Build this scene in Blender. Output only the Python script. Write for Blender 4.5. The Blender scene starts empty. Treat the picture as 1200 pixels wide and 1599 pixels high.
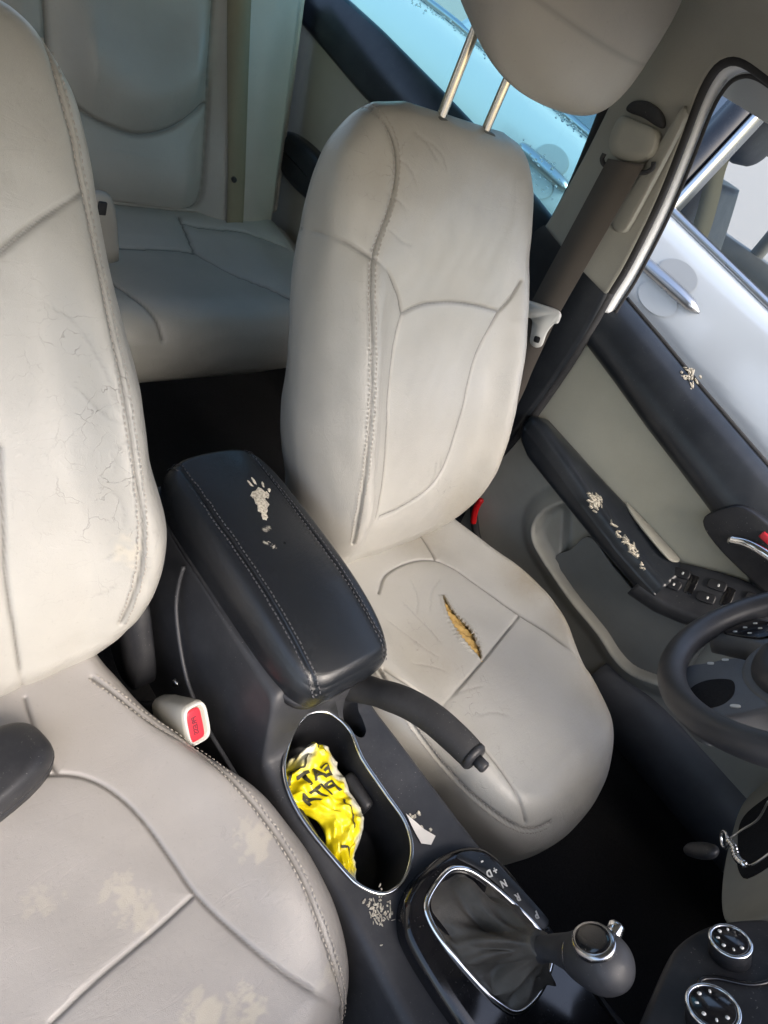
import bpy, bmesh, math, random
import numpy as np
from mathutils import Vector, Matrix

# ------------------------------------------------------------------ camera, world, light
scene = bpy.context.scene
COL = scene.collection
cam_data = bpy.data.cameras.new('camera')
cam_data.sensor_fit = 'VERTICAL'; cam_data.sensor_height = 36.0
cam_data.lens = 36.0 * 1016.0 / 1599.0
cam_data.clip_start = 0.01; cam_data.clip_end = 500
cam = bpy.data.objects.new('camera', cam_data); COL.objects.link(cam)
def rodrigues(r):
    r = np.array(r, float); t = np.linalg.norm(r); k = r / t
    K = np.array([[0, -k[2], k[1]], [k[2], 0, -k[0]], [-k[1], k[0], 0]])
    return np.eye(3) + math.sin(t) * K + (1 - math.cos(t)) * K @ K
_R = rodrigues((.6162, -.6557, -.4864))
_M = Matrix.Identity(4)
for _i in range(3):
    for _j in range(3): _M[_i][_j] = _R[_i, _j]
_M.translation = (-.430, .060, 1.024)
cam.matrix_world = _M
scene.camera = cam

SUN_EL, SUN_AZ = math.radians(44), math.radians(184)      # azimuth measured from +Y towards +X
world = bpy.data.worlds.new('World'); scene.world = world; world.use_nodes = True
wn = world.node_tree.nodes; wl = world.node_tree.links
sky = wn.new('ShaderNodeTexSky'); sky.sky_type = 'NISHITA'; sky.sun_disc = False
sky.sun_elevation = SUN_EL; sky.sun_rotation = SUN_AZ
sky.air_density = 1.0; sky.dust_density = 4.0; sky.ozone_density = .6
wn['Background'].inputs['Strength'].default_value = 0.15
wl.new(sky.outputs[0], wn['Background'].inputs[0])
sun_d = bpy.data.lights.new('sun', 'SUN'); sun_d.energy = 0.7; sun_d.angle = math.radians(35); sun_d.color = (1, .985, .96)
sun = bpy.data.objects.new('sun', sun_d); COL.objects.link(sun)
_sd = Vector((math.sin(SUN_AZ) * math.cos(SUN_EL), math.cos(SUN_AZ) * math.cos(SUN_EL), math.sin(SUN_EL)))
sun.rotation_euler = _sd.to_track_quat('Z', 'Y').to_euler(); sun.location = _sd * 20
vs = scene.view_settings; vs.view_transform = 'Standard'; vs.look = 'None'; vs.gamma = 1.0; vs.use_curve_mapping = False
vs.exposure = 1.88
scene.cycles.use_denoising = True
scene.cycles.max_bounces = 10; scene.cycles.diffuse_bounces = 6; scene.cycles.transparent_max_bounces = 16
scene.cycles.caustics_reflective = False; scene.cycles.caustics_refractive = False

# ------------------------------------------------------------------ geometry toolkit (numpy)
# GEO-BEGIN
rng = np.random.default_rng(7)
def spl(xs, ys, x):
    """Monotone-ish cubic through (xs, ys), evaluated at x."""
    xs = np.array(xs, float); ys = np.array(ys, float); x = np.clip(np.asarray(x, float), xs[0], xs[-1])
    h = np.diff(xs); d = np.diff(ys) / h
    m = np.zeros(len(xs)); m[0] = d[0]; m[-1] = d[-1]
    for i in range(1, len(xs) - 1):
        if d[i-1] * d[i] > 0:
            w1 = 2*h[i] + h[i-1]; w2 = h[i] + 2*h[i-1]
            m[i] = (w1 + w2) / (w1/d[i-1] + w2/d[i])
    k = np.clip(np.searchsorted(xs, x) - 1, 0, len(h) - 1)
    t = (x - xs[k]) / h[k]
    return ((2*t**3 - 3*t**2 + 1) * ys[k] + (t**3 - 2*t**2 + t) * h[k] * m[k]
            + (-2*t**3 + 3*t**2) * ys[k+1] + (t**3 - t**2) * h[k] * m[k+1])
def smooth(pts, n, closed=False):
    """Catmull-Rom through pts, resampled to n points evenly along its length."""
    P = np.array(pts, float)
    if closed: Q = np.vstack([P[-1], P, P[0], P[1]])
    else: Q = np.vstack([2*P[0] - P[1], P, 2*P[-1] - P[-2]])
    out = []
    for i in range(1, len(Q) - 2):
        t = np.linspace(0, 1, 24, endpoint=False)[:, None]
        a, b, c, d = Q[i-1], Q[i], Q[i+1], Q[i+2]
        out.append(.5 * ((2*b) + (c - a)*t + (2*a - 5*b + 4*c - d)*t**2 + (3*b - a - 3*c + d)*t**3))
    out.append(Q[-2][None]); C = np.vstack(out)
    return resample(C, n, closed)
def resample(C, n, closed=False):
    C = np.array(C, float)
    L = np.concatenate([[0], np.cumsum(np.linalg.norm(np.diff(C, axis=0), axis=1))])
    s = np.linspace(0, L[-1], n, endpoint=not closed)
    return np.stack([np.interp(s, L, C[:, k]) for k in range(C.shape[1])], 1)
def sstep(a, b, x):
    t = np.clip((np.asarray(x, float) - a) / (b - a), 0, 1); return t*t*(3 - 2*t)
def grid_faces(m, n, wrap=False):
    i = np.arange(m - 1)[:, None]; j = np.arange(n if wrap else n - 1)[None, :]
    j2 = (j + 1) % n
    return np.stack([i*n + j, i*n + j2, (i+1)*n + j2, (i+1)*n + j], -1).reshape(-1, 4)
def grid_normals(G, wrap=False):
    if wrap: dv = np.roll(G, -1, 1) - np.roll(G, 1, 1)
    else: dv = np.gradient(G, axis=1)
    du = np.gradient(G, axis=0)
    n = np.cross(dv, du); l = np.linalg.norm(n, axis=-1, keepdims=True)
    n = n / np.maximum(l, 1e-9)
    if wrap and ((G - G.reshape(-1, 3).mean(0))*n).sum() < 0: n = -n
    return n
def dist_poly(V, line, chunk=6000):
    """Distance from each point of V to a dense polyline."""
    out = np.empty(len(V))
    lo, hi = line.min(0) - .03, line.max(0) + .03
    near = np.all((V > lo) & (V < hi), 1); out[~near] = 1.0
    idx = np.where(near)[0]
    for k in range(0, len(idx), chunk):
        q = idx[k:k+chunk]
        out[q] = np.sqrt(((V[q][:, None] - line[None])**2).sum(-1).min(1))
    return out
def superloop(hw, ht, e, n):
    f = np.linspace(0, 2*np.pi, 4*n, endpoint=False)
    c, s = np.cos(f), np.sin(f)
    L = np.stack([hw*np.sign(c)*np.abs(c)**(2/e), ht*np.sign(s)*np.abs(s)**(2/e)], 1)
    L = np.vstack([L, L[:1]])
    return resample(L, n + 1)[:-1]

def seat_backrest(ns=340, nt=560, top=1.07, low=.93):
    """Front seat back in seat coordinates (x across, y rearward, z up); rows up the back, columns round it."""
    spy = [(.485, .255), (.497, .31), (.514, .385), (.553, .48), (.590, .57), (.622, .66), (.652, .75), (.674, .82), (.686, .868)]
    S = smooth(spy, ns)
    s = np.linspace(0, 1, ns); zz = S[:, 1]
    T = np.gradient(S, axis=0); T /= np.linalg.norm(T, axis=1)[:, None]
    N = np.stack([-T[:, 1], T[:, 0]], 1)
    hw = spl([.25, .30, .36, .45, .55, .62, .70, .76, .80, .835, .858, .868], [.150, .178, .200, .214, .213, .207, .198, .194, .186, .166, .138, .095], zz)
    hw = hw*(1 + (top - 1)*sstep(.52, .70, zz))*(1 + (low - 1)*sstep(.50, .38, zz))
    ht = spl([.25, .30, .38, .48, .57, .66, .75, .80, .84, .858, .868], [.060, .084, .093, .090, .081, .073, .064, .053, .040, .028, .012], zz)
    ee = spl([.25, .5, .8, .885], [3.4, 3.6, 3.2, 2.5], zz)
    bol = spl([.25, .33, .42, .55, .66, .74, .80, .885], [.0, .022, .044, .044, .026, .005, 0, 0], zz)
    G = np.zeros((ns, nt, 3))
    for i in range(ns):
        L = superloop(hw[i], ht[i], ee[i], nt)
        x, n = L[:, 0].copy(), L[:, 1].copy()
        x = x*(1 - .13*sstep(.2, -1, n/ht[i])*sstep(.72, .55, zz[i]))
        u = np.abs(x) / hw[i]; front = sstep(-.2, .8, n / ht[i])
        n = n + front * bol[i] * (np.exp(-((u - .80) / .17)**2) - .40*np.exp(-(u / .45)**2))
        n = n + front * .004 * np.cos(np.clip(u / .55, 0, 1)*np.pi/2)
        G[i, :, 0] = x; G[i, :, 1] = S[i, 0] + n*N[i, 0]; G[i, :, 2] = S[i, 1] + n*N[i, 1]
    return G
CUSH_HALF = [(0, -.088), (.06, -.086), (.12, -.078), (.175, -.062), (.217, -.035), (.246, .012), (.259, .08), (.258, .15),
             (.246, .22), (.226, .285), (.202, .345), (.185, .42), (.172, .475), (.12, .50), (0, .505)]
def seat_cushion(nr=240, nt=720, front=.72, rear=1.09):
    """Front seat cushion: rows from the middle of the top out over the edge and down, columns round the outline."""
    H = CUSH_HALF
    pts = H + [(-a, b) for a, b in H[-2:0:-1]]
    O = smooth(pts, nt, True); O[:, 0] *= .92*(1 + (front - 1)*sstep(.22, .06, O[:, 1]))*(1 + (rear - 1)*sstep(.17, .28, O[:, 1]))
    c = np.array([0, .20])
    G = np.zeros((nr, nt, 3)); q = np.linspace(0, 1, nr)
    for i in range(nr):
        r = q[i]
        if r < .70:
            rho = .02 + .80 * (r / .70); drop = 0; tuck = 0
        elif r < .86:
            f = (r - .70) / .16 * np.pi / 2; rho = .82 + .18*np.sin(f); drop = .062*(1 - np.cos(f))
        else:
            f = (r - .86) / .14; rho = 1.0 - .05*f*f; drop = .062 + .115*f
        P = c + rho*(O - c)
        x, y = P[:, 0], P[:, 1]
        top = .292 + .012*sstep(.30, .02, y) - .030*sstep(.0, -.10, y) - .004*sstep(.25, .45, y)
        u = np.abs(x)
        top = top + .026*np.exp(-((u - .19)/.048)**2)*sstep(-.04, .10, y) + .006*np.exp(-(x/.13)**2)*np.exp(-((y - .12)/.2)**2)
        G[i, :, 0] = x; G[i, :, 1] = y; G[i, :, 2] = top - drop
    return G
def headrest_grid(ns=90, nt=120):
    z = np.linspace(0, 1, ns)
    G = np.zeros((ns, nt, 3))
    for i, t in enumerate(z):
        f = (t*2 - 1)
        k = max(1 - abs(f)**3.0, 0)**(1/3.0)
        hw = .157*max(k, .02) * (1 - .05*f); ht = .068*max(k, .02)*(1 + .12*(-f))
        L = superloop(hw, ht, 3.2, nt)
        G[i, :, 0] = L[:, 0]
        zc = .938 + .195*t; yc = .612 - .022*t
        G[i, :, 1] = yc - L[:, 1] + .10*L[:, 0]**2/.155
        G[i, :, 2] = zc + .50*(G[i, :, 1] - .585)*(1 - t)**1.5
    return G
def recline(P, deg):
    """Tip a seat back rearward about its hinge."""
    P = np.array(P, float); a = math.radians(deg); y = P[..., 1] - .48; z = P[..., 2] - .30
    Q = P.copy(); Q[..., 1] = .48 + y*math.cos(a) + z*math.sin(a); Q[..., 2] = .30 - y*math.sin(a) + z*math.cos(a)
    return Q
def lid_grid(nr=150, nt=360):
    """Armrest lid as a padded slab in console coordinates."""
    cx, cy, hw, hl = .021, .397, .083, .180
    O = superloop(hw, hl, 5.6, nt)
    G = np.zeros((nr, nt, 3)); q = np.linspace(0, 1, nr)
    for i, r in enumerate(q):
        if r < .6: rho = .01 + .80*r/.6; drop = 0
        elif r < .85:
            f = (r - .6)/.25*np.pi/2; rho = .81 + .19*np.sin(f); drop = .030*(1 - np.cos(f))
        else:
            f = (r - .85)/.15; rho = 1 - .035*f**2; drop = .030 + .036*f
        # keep the rounded edge the same width on the long and the short sides
        x = O[:, 0]*rho
        y = O[:, 1]*(1 - hw/hl*(1 - rho)) if r >= .6 else O[:, 1]*(1 - hw/hl*.19)*(rho/.81)
        taper = 1 - .05*(-y/hl*.5 + .5)
        z = .4495 - .014*(x/hw)**2 - .006*(np.maximum(y, 0)/hl)**2 - .024*(np.maximum(-y - .02, 0)/(hl - .02))**2*(1 - .85*max(0, (r - .72)/.28)) - drop
        G[i, :, 0] = cx + x*taper; G[i, :, 1] = cy + y; G[i, :, 2] = z
    return G
# GEO-END

# ------------------------------------------------------------------ scene helpers
def thing(name, label, cat, loc=(0, 0, 0), group=None):
    o = bpy.data.objects.new(name, None); COL.objects.link(o); o.location = loc
    o.empty_display_size = .05
    o['label'] = label; o['category'] = cat
    if group: o['group'] = group
    return o
def origin_of(p):
    v = Vector((0, 0, 0))
    while p is not None: v = v + p.location; p = p.parent
    return v
def mesh(name, V, F, mat, parent=None, flat=False, label=None, kind=None, attr=None, sharp=None):
    V = np.asarray(V, float).reshape(-1, 3)
    off = np.array(origin_of(parent)); V = V - off
    me = bpy.data.meshes.new(name)
    F = np.asarray(F) if not isinstance(F, list) else F
    if isinstance(F, np.ndarray):
        k = F.shape[1]; me.vertices.add(len(V)); me.vertices.foreach_set('co', V.ravel())
        me.loops.add(F.size); me.loops.foreach_set('vertex_index', F.ravel().astype(np.int32))
        me.polygons.add(len(F)); me.polygons.foreach_set('loop_start', (np.arange(len(F))*k).astype(np.int32))
        me.update(calc_edges=True); me.validate()
    else:
        me.from_pydata(V.tolist(), [], F); me.update()
    if not flat: me.polygons.foreach_set('use_smooth', np.ones(len(me.polygons), bool))
    if attr:
        for an, av in attr.items():
            A = me.attributes.new(an, 'FLOAT', 'POINT'); A.data.foreach_set('value', np.asarray(av, np.float32))
    me.materials.append(MAT[mat])
    if sharp is not None:
        me.set_sharp_from_angle(angle=math.radians(sharp))
    o = bpy.data.objects.new(name, me); COL.objects.link(o)
    if parent: o.parent = parent
    if label: o['label'] = label
    if kind: o['kind'] = kind
    return o
def tagged(o, label, cat, group=None):
    o['label'] = label; o['category'] = cat
    if group: o['group'] = group
    return o
def bm_mesh(name, bm, mat, parent=None, flat=False, sharp=None, **k):
    bm.normal_update(); bm.verts.index_update()
    V = [v.co[:] for v in bm.verts]; F = [[v.index for v in f.verts] for f in bm.faces]
    bm.free()
    return mesh(name, V, F, mat, parent, flat, sharp=sharp, **k)
def join_geo(items):
    V, F, n = [], [], 0
    for v, f in items:
        v = np.asarray(v, float).reshape(-1, 3); V.append(v)
        F += [[int(a) + n for a in q] for q in f]; n += len(v)
    return np.vstack(V), F
def g_grid(G, wrap=False, cap0=False, cap1=False):
    m, n = G.shape[:2]; V = G.reshape(-1, 3); F = grid_faces(m, n, wrap).tolist()
    if cap0: F.append(list(range(n))[::-1])
    if cap1: F.append([(m-1)*n + j for j in range(n)])
    return V, F
def frame_along(P):
    T = np.gradient(P, axis=0); T /= np.maximum(np.linalg.norm(T, axis=1)[:, None], 1e-9)
    up = np.array([0, 0, 1.0]) if abs(T[0][2]) < .9 else np.array([1.0, 0, 0])
    A = np.zeros_like(P); a = np.cross(T[0], up); a /= np.linalg.norm(a)
    for i in range(len(P)):
        a = a - T[i]*(a @ T[i]); a /= np.linalg.norm(a); A[i] = a
    return T, A, np.cross(T, A)
def g_tube(P, r, n=12, caps=True, sx=1.0, closed=False):
    P = np.array(P, float); r = np.broadcast_to(np.asarray(r, float), (len(P),))
    T, A, B = frame_along(P)
    f = np.linspace(0, 2*np.pi, n, endpoint=False)
    G = P[:, None] + r[:, None, None]*(np.cos(f)[None, :, None]*A[:, None]*sx + np.sin(f)[None, :, None]*B[:, None])
    if closed:
        V = G.reshape(-1, 3); m = len(P)
        i = np.arange(m)[:, None]; j = np.arange(n)[None]
        F = np.stack([i*n + j, i*n + (j+1) % n, ((i+1) % m)*n + (j+1) % n, ((i+1) % m)*n + j], -1).reshape(-1, 4).tolist()
        return V, F
    return g_grid(G, True, caps, caps)
def g_strip(P, W, thick, nrm):
    """Flat ribbon: centreline P, half-width vectors W, thickness along nrm."""
    P = np.array(P, float); W = np.array(W, float); nrm = np.array(nrm, float)
    if nrm.ndim == 1: nrm = np.tile(nrm, (len(P), 1))
    L = np.stack([P - W + nrm*thick/2, P + W + nrm*thick/2, P + W - nrm*thick/2, P - W - nrm*thick/2], 1)
    return g_grid(L, True, True, True)
def g_box(c, size, bev=.003, seg=2, rot=None):
    bm = bmesh.new(); bmesh.ops.create_cube(bm, size=1.0)
    for v in bm.verts: v.co = Vector((v.co.x*size[0], v.co.y*size[1], v.co.z*size[2]))
    if bev > 0: bmesh.ops.bevel(bm, geom=bm.edges[:], offset=bev, segments=seg, profile=.5, affect='EDGES')
    M = (Matrix(rot) if rot is not None else Matrix.Identity(3))
    bm.verts.index_update()
    V = np.array([(M @ v.co)[:] for v in bm.verts]) + np.array(c, float)
    F = [[v.index for v in f.verts] for f in bm.faces]; bm.free()
    return V, F
def basis(xa, ya):
    """3x3 with columns x, y, z from an x axis and a rough y axis."""
    x = Vector(xa).normalized(); z = x.cross(Vector(ya)).normalized(); y = z.cross(x)
    return Matrix((x, y, z)).transposed()
def g_prism(out2, o, ax, ay, depth, bev=0.0, seg=2, depth_back=0.0):
    """Outline in the plane (o, ax, ay); runs from -depth_back to +depth along ax x ay; front rim rounded by bev."""
    o = np.array(o, float); ax = np.array(ax, float); ay = np.array(ay, float); az = np.cross(ax, ay)
    out2 = np.array(out2, float)
    area = .5*np.sum(out2[:, 0]*np.roll(out2[:, 1], -1) - np.roll(out2[:, 0], -1)*out2[:, 1])
    if area < 0: out2 = out2[::-1]
    d = np.roll(out2, -1, 0) - np.roll(out2, 1, 0); d /= np.maximum(np.linalg.norm(d, axis=1)[:, None], 1e-9)
    inn = np.stack([-d[:, 1], d[:, 0]], 1)
    rows = [(0.0, -depth_back)]
    if bev > 0:
        for k in range(seg + 1):
            f = k/seg*np.pi/2; rows.append((bev*(1 - np.cos(f)), depth - bev + bev*np.sin(f)))
    else: rows.append((0.0, depth))
    G = []
    for ins, h in rows:
        q = out2 + inn*ins
        G.append(o + q[:, :1]*ax + q[:, 1:]*ay + h*az)
    return g_grid(np.array(G), True, True, True)
def text_geo(s, size, o, ax, ay, thick=.0004, mirror=False, bold=False):
    cu = bpy.data.curves.new('txt', 'FONT'); cu.body = s; cu.size = size; cu.align_x = 'CENTER'; cu.align_y = 'CENTER'
    cu.extrude = thick; cu.resolution_u = 3
    if bold: cu.offset = size*.035
    ob = bpy.data.objects.new('txt', cu); COL.objects.link(ob)
    dg = bpy.context.evaluated_depsgraph_get(); dg.update()
    me = bpy.data.meshes.new_from_object(ob.evaluated_get(dg))
    V = np.array([v.co[:] for v in me.vertices]).reshape(-1, 3); F = [list(p.vertices) for p in me.polygons]
    bpy.data.objects.remove(ob); bpy.data.meshes.remove(me); bpy.data.curves.remove(cu)
    if mirror: V[:, 0] *= -1; F = [f[::-1] for f in F]
    o = np.array(o, float); ax = np.array(ax, float); ay = np.array(ay, float); az = np.cross(ax, ay)
    return o + V[:, :1]*ax + V[:, 1:2]*ay + V[:, 2:]*az, F
def unit(v):
    v = np.array(v, float); return v/np.linalg.norm(v)

# ------------------------------------------------------------------ materials
MAT = {}
class NT:
    def __init__(s, name):
        s.m = bpy.data.materials.new(name); s.m.use_nodes = True; s.t = s.m.node_tree
        s.b = s.t.nodes['Principled BSDF']; s.o = s.t.nodes['Material Output']; MAT[name] = s.m
        s.tc = s.t.nodes.new('ShaderNodeTexCoord').outputs['Object']
    def n(s, typ, **k):
        x = s.t.nodes.new(typ)
        for a, v in k.items():
            if hasattr(x, a) and not a.startswith('_'): setattr(x, a, v)
        return x
    def l(s, a, b): s.t.links.new(a, b)
    def noise(s, scale, detail=4, rough=.55, vec=None, dist=0):
        x = s.n('ShaderNodeTexNoise'); x.inputs['Scale'].default_value = scale; x.inputs['Detail'].default_value = detail
        x.inputs['Roughness'].default_value = rough; x.inputs['Distortion'].default_value = dist
        s.l(vec or s.tc, x.inputs['Vector']); return x.outputs['Fac']
    def vor(s, scale, feat='F1', vec=None):
        x = s.n('ShaderNodeTexVoronoi'); x.feature = feat; x.inputs['Scale'].default_value = scale
        s.l(vec or s.tc, x.inputs['Vector']); return x.outputs['Distance']
    def ramp(s, f, stops):
        x = s.n('ShaderNodeValToRGB'); e = x.color_ramp.elements
        while len(e) < len(stops): e.new(.5)
        for q, (p, c) in zip(e, stops):
            q.position = p; q.color = (*c, 1) if isinstance(c, tuple) else (c, c, c, 1)
        s.l(f, x.inputs['Fac']); return x.outputs['Color']
    def mix(s, f, a, b, typ='MIX'):
        x = s.n('ShaderNodeMix'); x.data_type = 'RGBA'; x.blend_type = typ
        for sock, v in ((x.inputs[0], f), (x.inputs[6], a), (x.inputs[7], b)):
            if isinstance(v, (int, float)): sock.default_value = v if sock.type == 'VALUE' else (v, v, v, 1)
            elif isinstance(v, tuple): sock.default_value = (*v, 1)
            else: s.l(v, sock)
        return x.outputs[2]
    def math(s, op, a, b=0.0, clamp=False):
        x = s.n('ShaderNodeMath'); x.operation = op; x.use_clamp = clamp
        for sock, v in zip(x.inputs, (a, b)):
            if isinstance(v, (int, float)): sock.default_value = v
            else: s.l(v, sock)
        return x.outputs[0]
    def attr(s, name):
        x = s.n('ShaderNodeAttribute'); x.attribute_name = name; return x.outputs['Fac']
    def scalevec(s, sc):
        x = s.n('ShaderNodeMapping'); x.inputs['Scale'].default_value = sc; s.l(s.tc, x.inputs['Vector']); return x.outputs[0]
    def bump(s, h, strength, dist=.001, prev=None):
        x = s.n('ShaderNodeBump'); x.inputs['Strength'].default_value = strength; x.inputs['Distance'].default_value = dist
        s.l(h, x.inputs['Height'])
        if prev: s.l(prev, x.inputs['Normal'])
        return x.outputs[0]
    def set(s, color=None, rough=None, metal=None, normal=None, **k):
        for key, v in (('Base Color', color), ('Roughness', rough), ('Metallic', metal), ('Normal', normal)):
            if v is None: continue
            if isinstance(v, tuple): s.b.inputs[key].default_value = (*v, 1)
            elif isinstance(v, (int, float)): s.b.inputs[key].default_value = v
            else: s.l(v, s.b.inputs[key])
        for key, v in k.items():
            s.b.inputs[key.replace('_', ' ')].default_value = v
        return s
def leather(name, base, dark, rough=.42, grain=900, worn=True, crack=.0, stain=(.54, .495, .40), aged=.5):
    t = NT(name)
    big = t.noise(5, 5, .6); mid = t.noise(28, 5, .6)
    c = t.mix(t.ramp(big, [(.35, 0.0), (.7, 1.0)]), dark, base)
    c = t.mix(t.math('MULTIPLY', t.ramp(mid, [(.4, 0.0), (.75, 1.0)]), .35*aged), c, tuple(x*.88 for x in base))
    sp = t.noise(260, 2, .5)
    c = t.mix(t.math('MULTIPLY', t.ramp(sp, [(.66, 0.0), (.74, 1.0)]), .35*aged), c, tuple(x*.55 for x in base))
    g = t.vor(grain, 'DISTANCE_TO_EDGE'); gm = t.ramp(g, [(.0, 0.0), (.12, 1.0)])
    nrm = t.bump(gm, .22, .0005)
    fine = t.noise(60, 6, .65); nrm = t.bump(fine, .10, .004, nrm)
    wr = t.n('ShaderNodeTexNoise'); wr.inputs['Scale'].default_value = 22; wr.inputs['Detail'].default_value = 4; wr.inputs['Distortion'].default_value = 1.6; t.l(t.scalevec((.45, 1.5, 1.2)), wr.inputs['Vector'])
    cre = t.ramp(t.math('ABSOLUTE', t.math('SUBTRACT', wr.outputs['Fac'], .5)), [(.0, 0.0), (.03, 1.0)])
    cre = t.math('MAXIMUM', cre, t.ramp(t.noise(9, 2), [(.42, 0.0), (.62, 1.0)]))
    nrm = t.bump(cre, .10 if worn else .0, .0012, nrm)
    if worn:
        d = t.math('MULTIPLY', t.attr('dirt'), t.math('ADD', .55, t.math('MULTIPLY', t.noise(70, 5, .7), .9)), True); c = t.mix(d, c, tuple(x*y for x, y in zip(base, (.50, .40, .24))))
        cr = t.n('ShaderNodeTexVoronoi'); cr.feature = 'DISTANCE_TO_EDGE'; cr.inputs['Scale'].default_value = 38
        wv = t.n('ShaderNodeTexNoise'); wv.inputs['Scale'].default_value = 14; wv.inputs['Detail'].default_value = 5; t.l(t.tc, wv.inputs['Vector'])
        vm = t.n('ShaderNodeVectorMath'); vm.operation = 'MULTIPLY_ADD'; vm.inputs[1].default_value = (.09, .09, .09)
        t.l(wv.outputs['Color'], vm.inputs[0]); t.l(t.tc, vm.inputs[2]); t.l(vm.outputs[0], cr.inputs['Vector'])
        cm = t.math('MULTIPLY', t.ramp(cr.outputs['Distance'], [(.0, 1.0), (.022, 0.0)]), t.attr('crack'))
        brk = t.ramp(t.noise(45, 3), [(.45, 0.0), (.62, 1.0)])
        cm = t.math('MULTIPLY', cm, brk)
        c = t.mix(t.math('MULTIPLY', cm, .6), c, tuple(x*.3 for x in base))
        nrm = t.bump(t.math('SUBTRACT', 1.0, cm), .5, .001, nrm)
        st = t.attr('stain'); c = t.mix(st, c, stain)
        se = t.attr('seam'); c = t.mix(t.math('MULTIPLY', se, .8), c, tuple(x*.20 for x in base))
    rg = t.math('ADD', rough - .05, t.math('MULTIPLY', mid, .10))
    t.set(c, rg, 0, nrm, Specular_IOR_Level=.5)
    return t
def plastic(name, base, rough=.5, grain=700, bump=.12, var=.25, spec=.4, dust=0.0):
    t = NT(name)
    c = t.mix(t.ramp(t.noise(9, 5, .6), [(.35, 0.0), (.7, 1.0)]), tuple(x*(1 - var) for x in base), tuple(min(x*(1 + var*.4), 1) for x in base))
    if dust:
        d = t.ramp(t.noise(420, 2, .5), [(.68, 0.0), (.76, 1.0)])
        d = t.math('MULTIPLY', d, t.ramp(t.noise(12, 3), [(.45, 0.0), (.65, 1.0)]))
        c = t.mix(t.math('MULTIPLY', d, dust), c, (.42, .40, .36))
        haze = t.ramp(t.noise(18, 6, .7), [(.45, 0.0), (.8, 1.0)])
        c = t.mix(t.math('MULTIPLY', haze, dust*.12), c, (.35, .33, .30))
    nrm = t.bump(t.noise(grain, 3, .6), bump, .0006)
    r = t.math('ADD', rough - .07, t.math('MULTIPLY', t.noise(22, 5, .65), .16))
    t.set(c, r, 0, nrm, Specular_IOR_Level=spec); return t
def metal(name, base, rough=.12, sc=60):
    t = NT(name); r = t.math('ADD', rough - .03, t.math('MULTIPLY', t.noise(sc, 2, .5), .06)); t.set(base, r, 1.0); return t

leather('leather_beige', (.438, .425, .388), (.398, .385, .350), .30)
leather('leather_shaded', (.325, .308, .292), (.30, .284, .268), .34, stain=(.46, .42, .34))  # beige hide darkened: shade over the passenger cushion put into its colour
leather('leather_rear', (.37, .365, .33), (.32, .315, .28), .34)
leather('leather_black', (.014, .016, .020), (.010, .012, .015), .24, grain=700, aged=.2, stain=(.62, .58, .48))
NT('stitch').set((.36, .33, .29), .8); NT('stitch_dark').set((.055, .055, .06), .7)
plastic('plastic_black', (.020, .021, .025), .46, dust=.5)
plastic('plastic_navy', (.018, .022, .028), .31, grain=500, dust=.25)
plastic('plastic_grey', (.034, .036, .042), .5, dust=.4)
plastic('wheel_leather', (.050, .050, .055), .40, grain=800, bump=.15, dust=.2)
plastic('wheel_plastic', (.12, .125, .135), .45, dust=.2)
plastic('plastic_beige', (.40, .385, .34), .5, grain=500, var=.12)
plastic('plastic_olive', (.37, .36, .31), .55, grain=420, var=.12)
plastic('plastic_greige', (.17, .175, .165), .55, grain=420, var=.15)
plastic('gloss_black', (.008, .008, .010), .10, grain=90, bump=.01, var=.1, spec=.55, dust=.35)
plastic('rubber', (.030, .030, .032), .7, grain=350, bump=.25, dust=.4)
plastic('red_plastic', (.62, .035, .055), .28, grain=200, bump=.03, var=.1)
plastic('red_reflector', (.55, .012, .015), .15, grain=200, bump=.02, var=.1)
plastic('frame_white', (.78, .80, .80), .35, var=.04)
plastic('print_white', (.72, .72, .70), .6, var=.05)
plastic('print_dark', (.05, .045, .02), .6, var=.1)
plastic('print_maroon', (.16, .015, .03), .6, var=.1)
plastic('flake', (.60, .55, .44), .7, var=.25, grain=300, bump=.4)
t = NT('flake'); t.set(t.mix(t.ramp(t.noise(330, 5, .7), [(.36, 0.0), (.62, 1.0)]), (.22, .20, .16), (.66, .61, .50)), .75, 0, t.bump(t.noise(500, 4, .7), .6, .001))
plastic('paper', (.66, .63, .58), .75, var=.12)
plastic('foam', (.60, .39, .13), .9, grain=260, bump=.7, var=.3)
plastic('tongue_white', (.58, .58, .55), .35, var=.08)
metal('chrome', (.78, .79, .80), .10); metal('chrome_dull', (.50, .51, .52), .28, 6); metal('silver_knob', (.45, .45, .46), .22)
metal('steel_post', (.62, .60, .52), .14)

def cloth(name, a, b, scale=1400, rough=.85, bump=.3):
    t = NT(name)
    w = t.n('ShaderNodeTexWave'); w.inputs['Scale'].default_value = scale/6; w.inputs['Distortion'].default_value = 1.5
    t.l(t.tc, w.inputs['Vector'])
    n1 = t.noise(scale, 2, .5); n2 = t.noise(7, 4, .6)
    c = t.mix(n1, a, b); c = t.mix(t.math('MULTIPLY', t.ramp(n2, [(.35, 0.0), (.75, 1.0)]), .35), c, tuple(x*.7 for x in a))
    t.set(c, rough, 0, t.bump(n1, bump, .0006), Specular_IOR_Level=.2); return t
cloth('insert_cloth', (.40, .395, .32), (.48, .47, .39), 900)
cloth('headliner_cloth', (.34, .335, .29), (.40, .39, .345), 700)
cloth('webbing_taupe', (.085, .074, .064), (.12, .105, .092), 1500)
cloth('webbing_rear', (.19, .175, .12), (.25, .23, .16), 1500)
cloth('carpet', (.008, .008, .010), (.034, .033, .033), 380, 1.0, .8)
t = NT('boot_leather')
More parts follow.
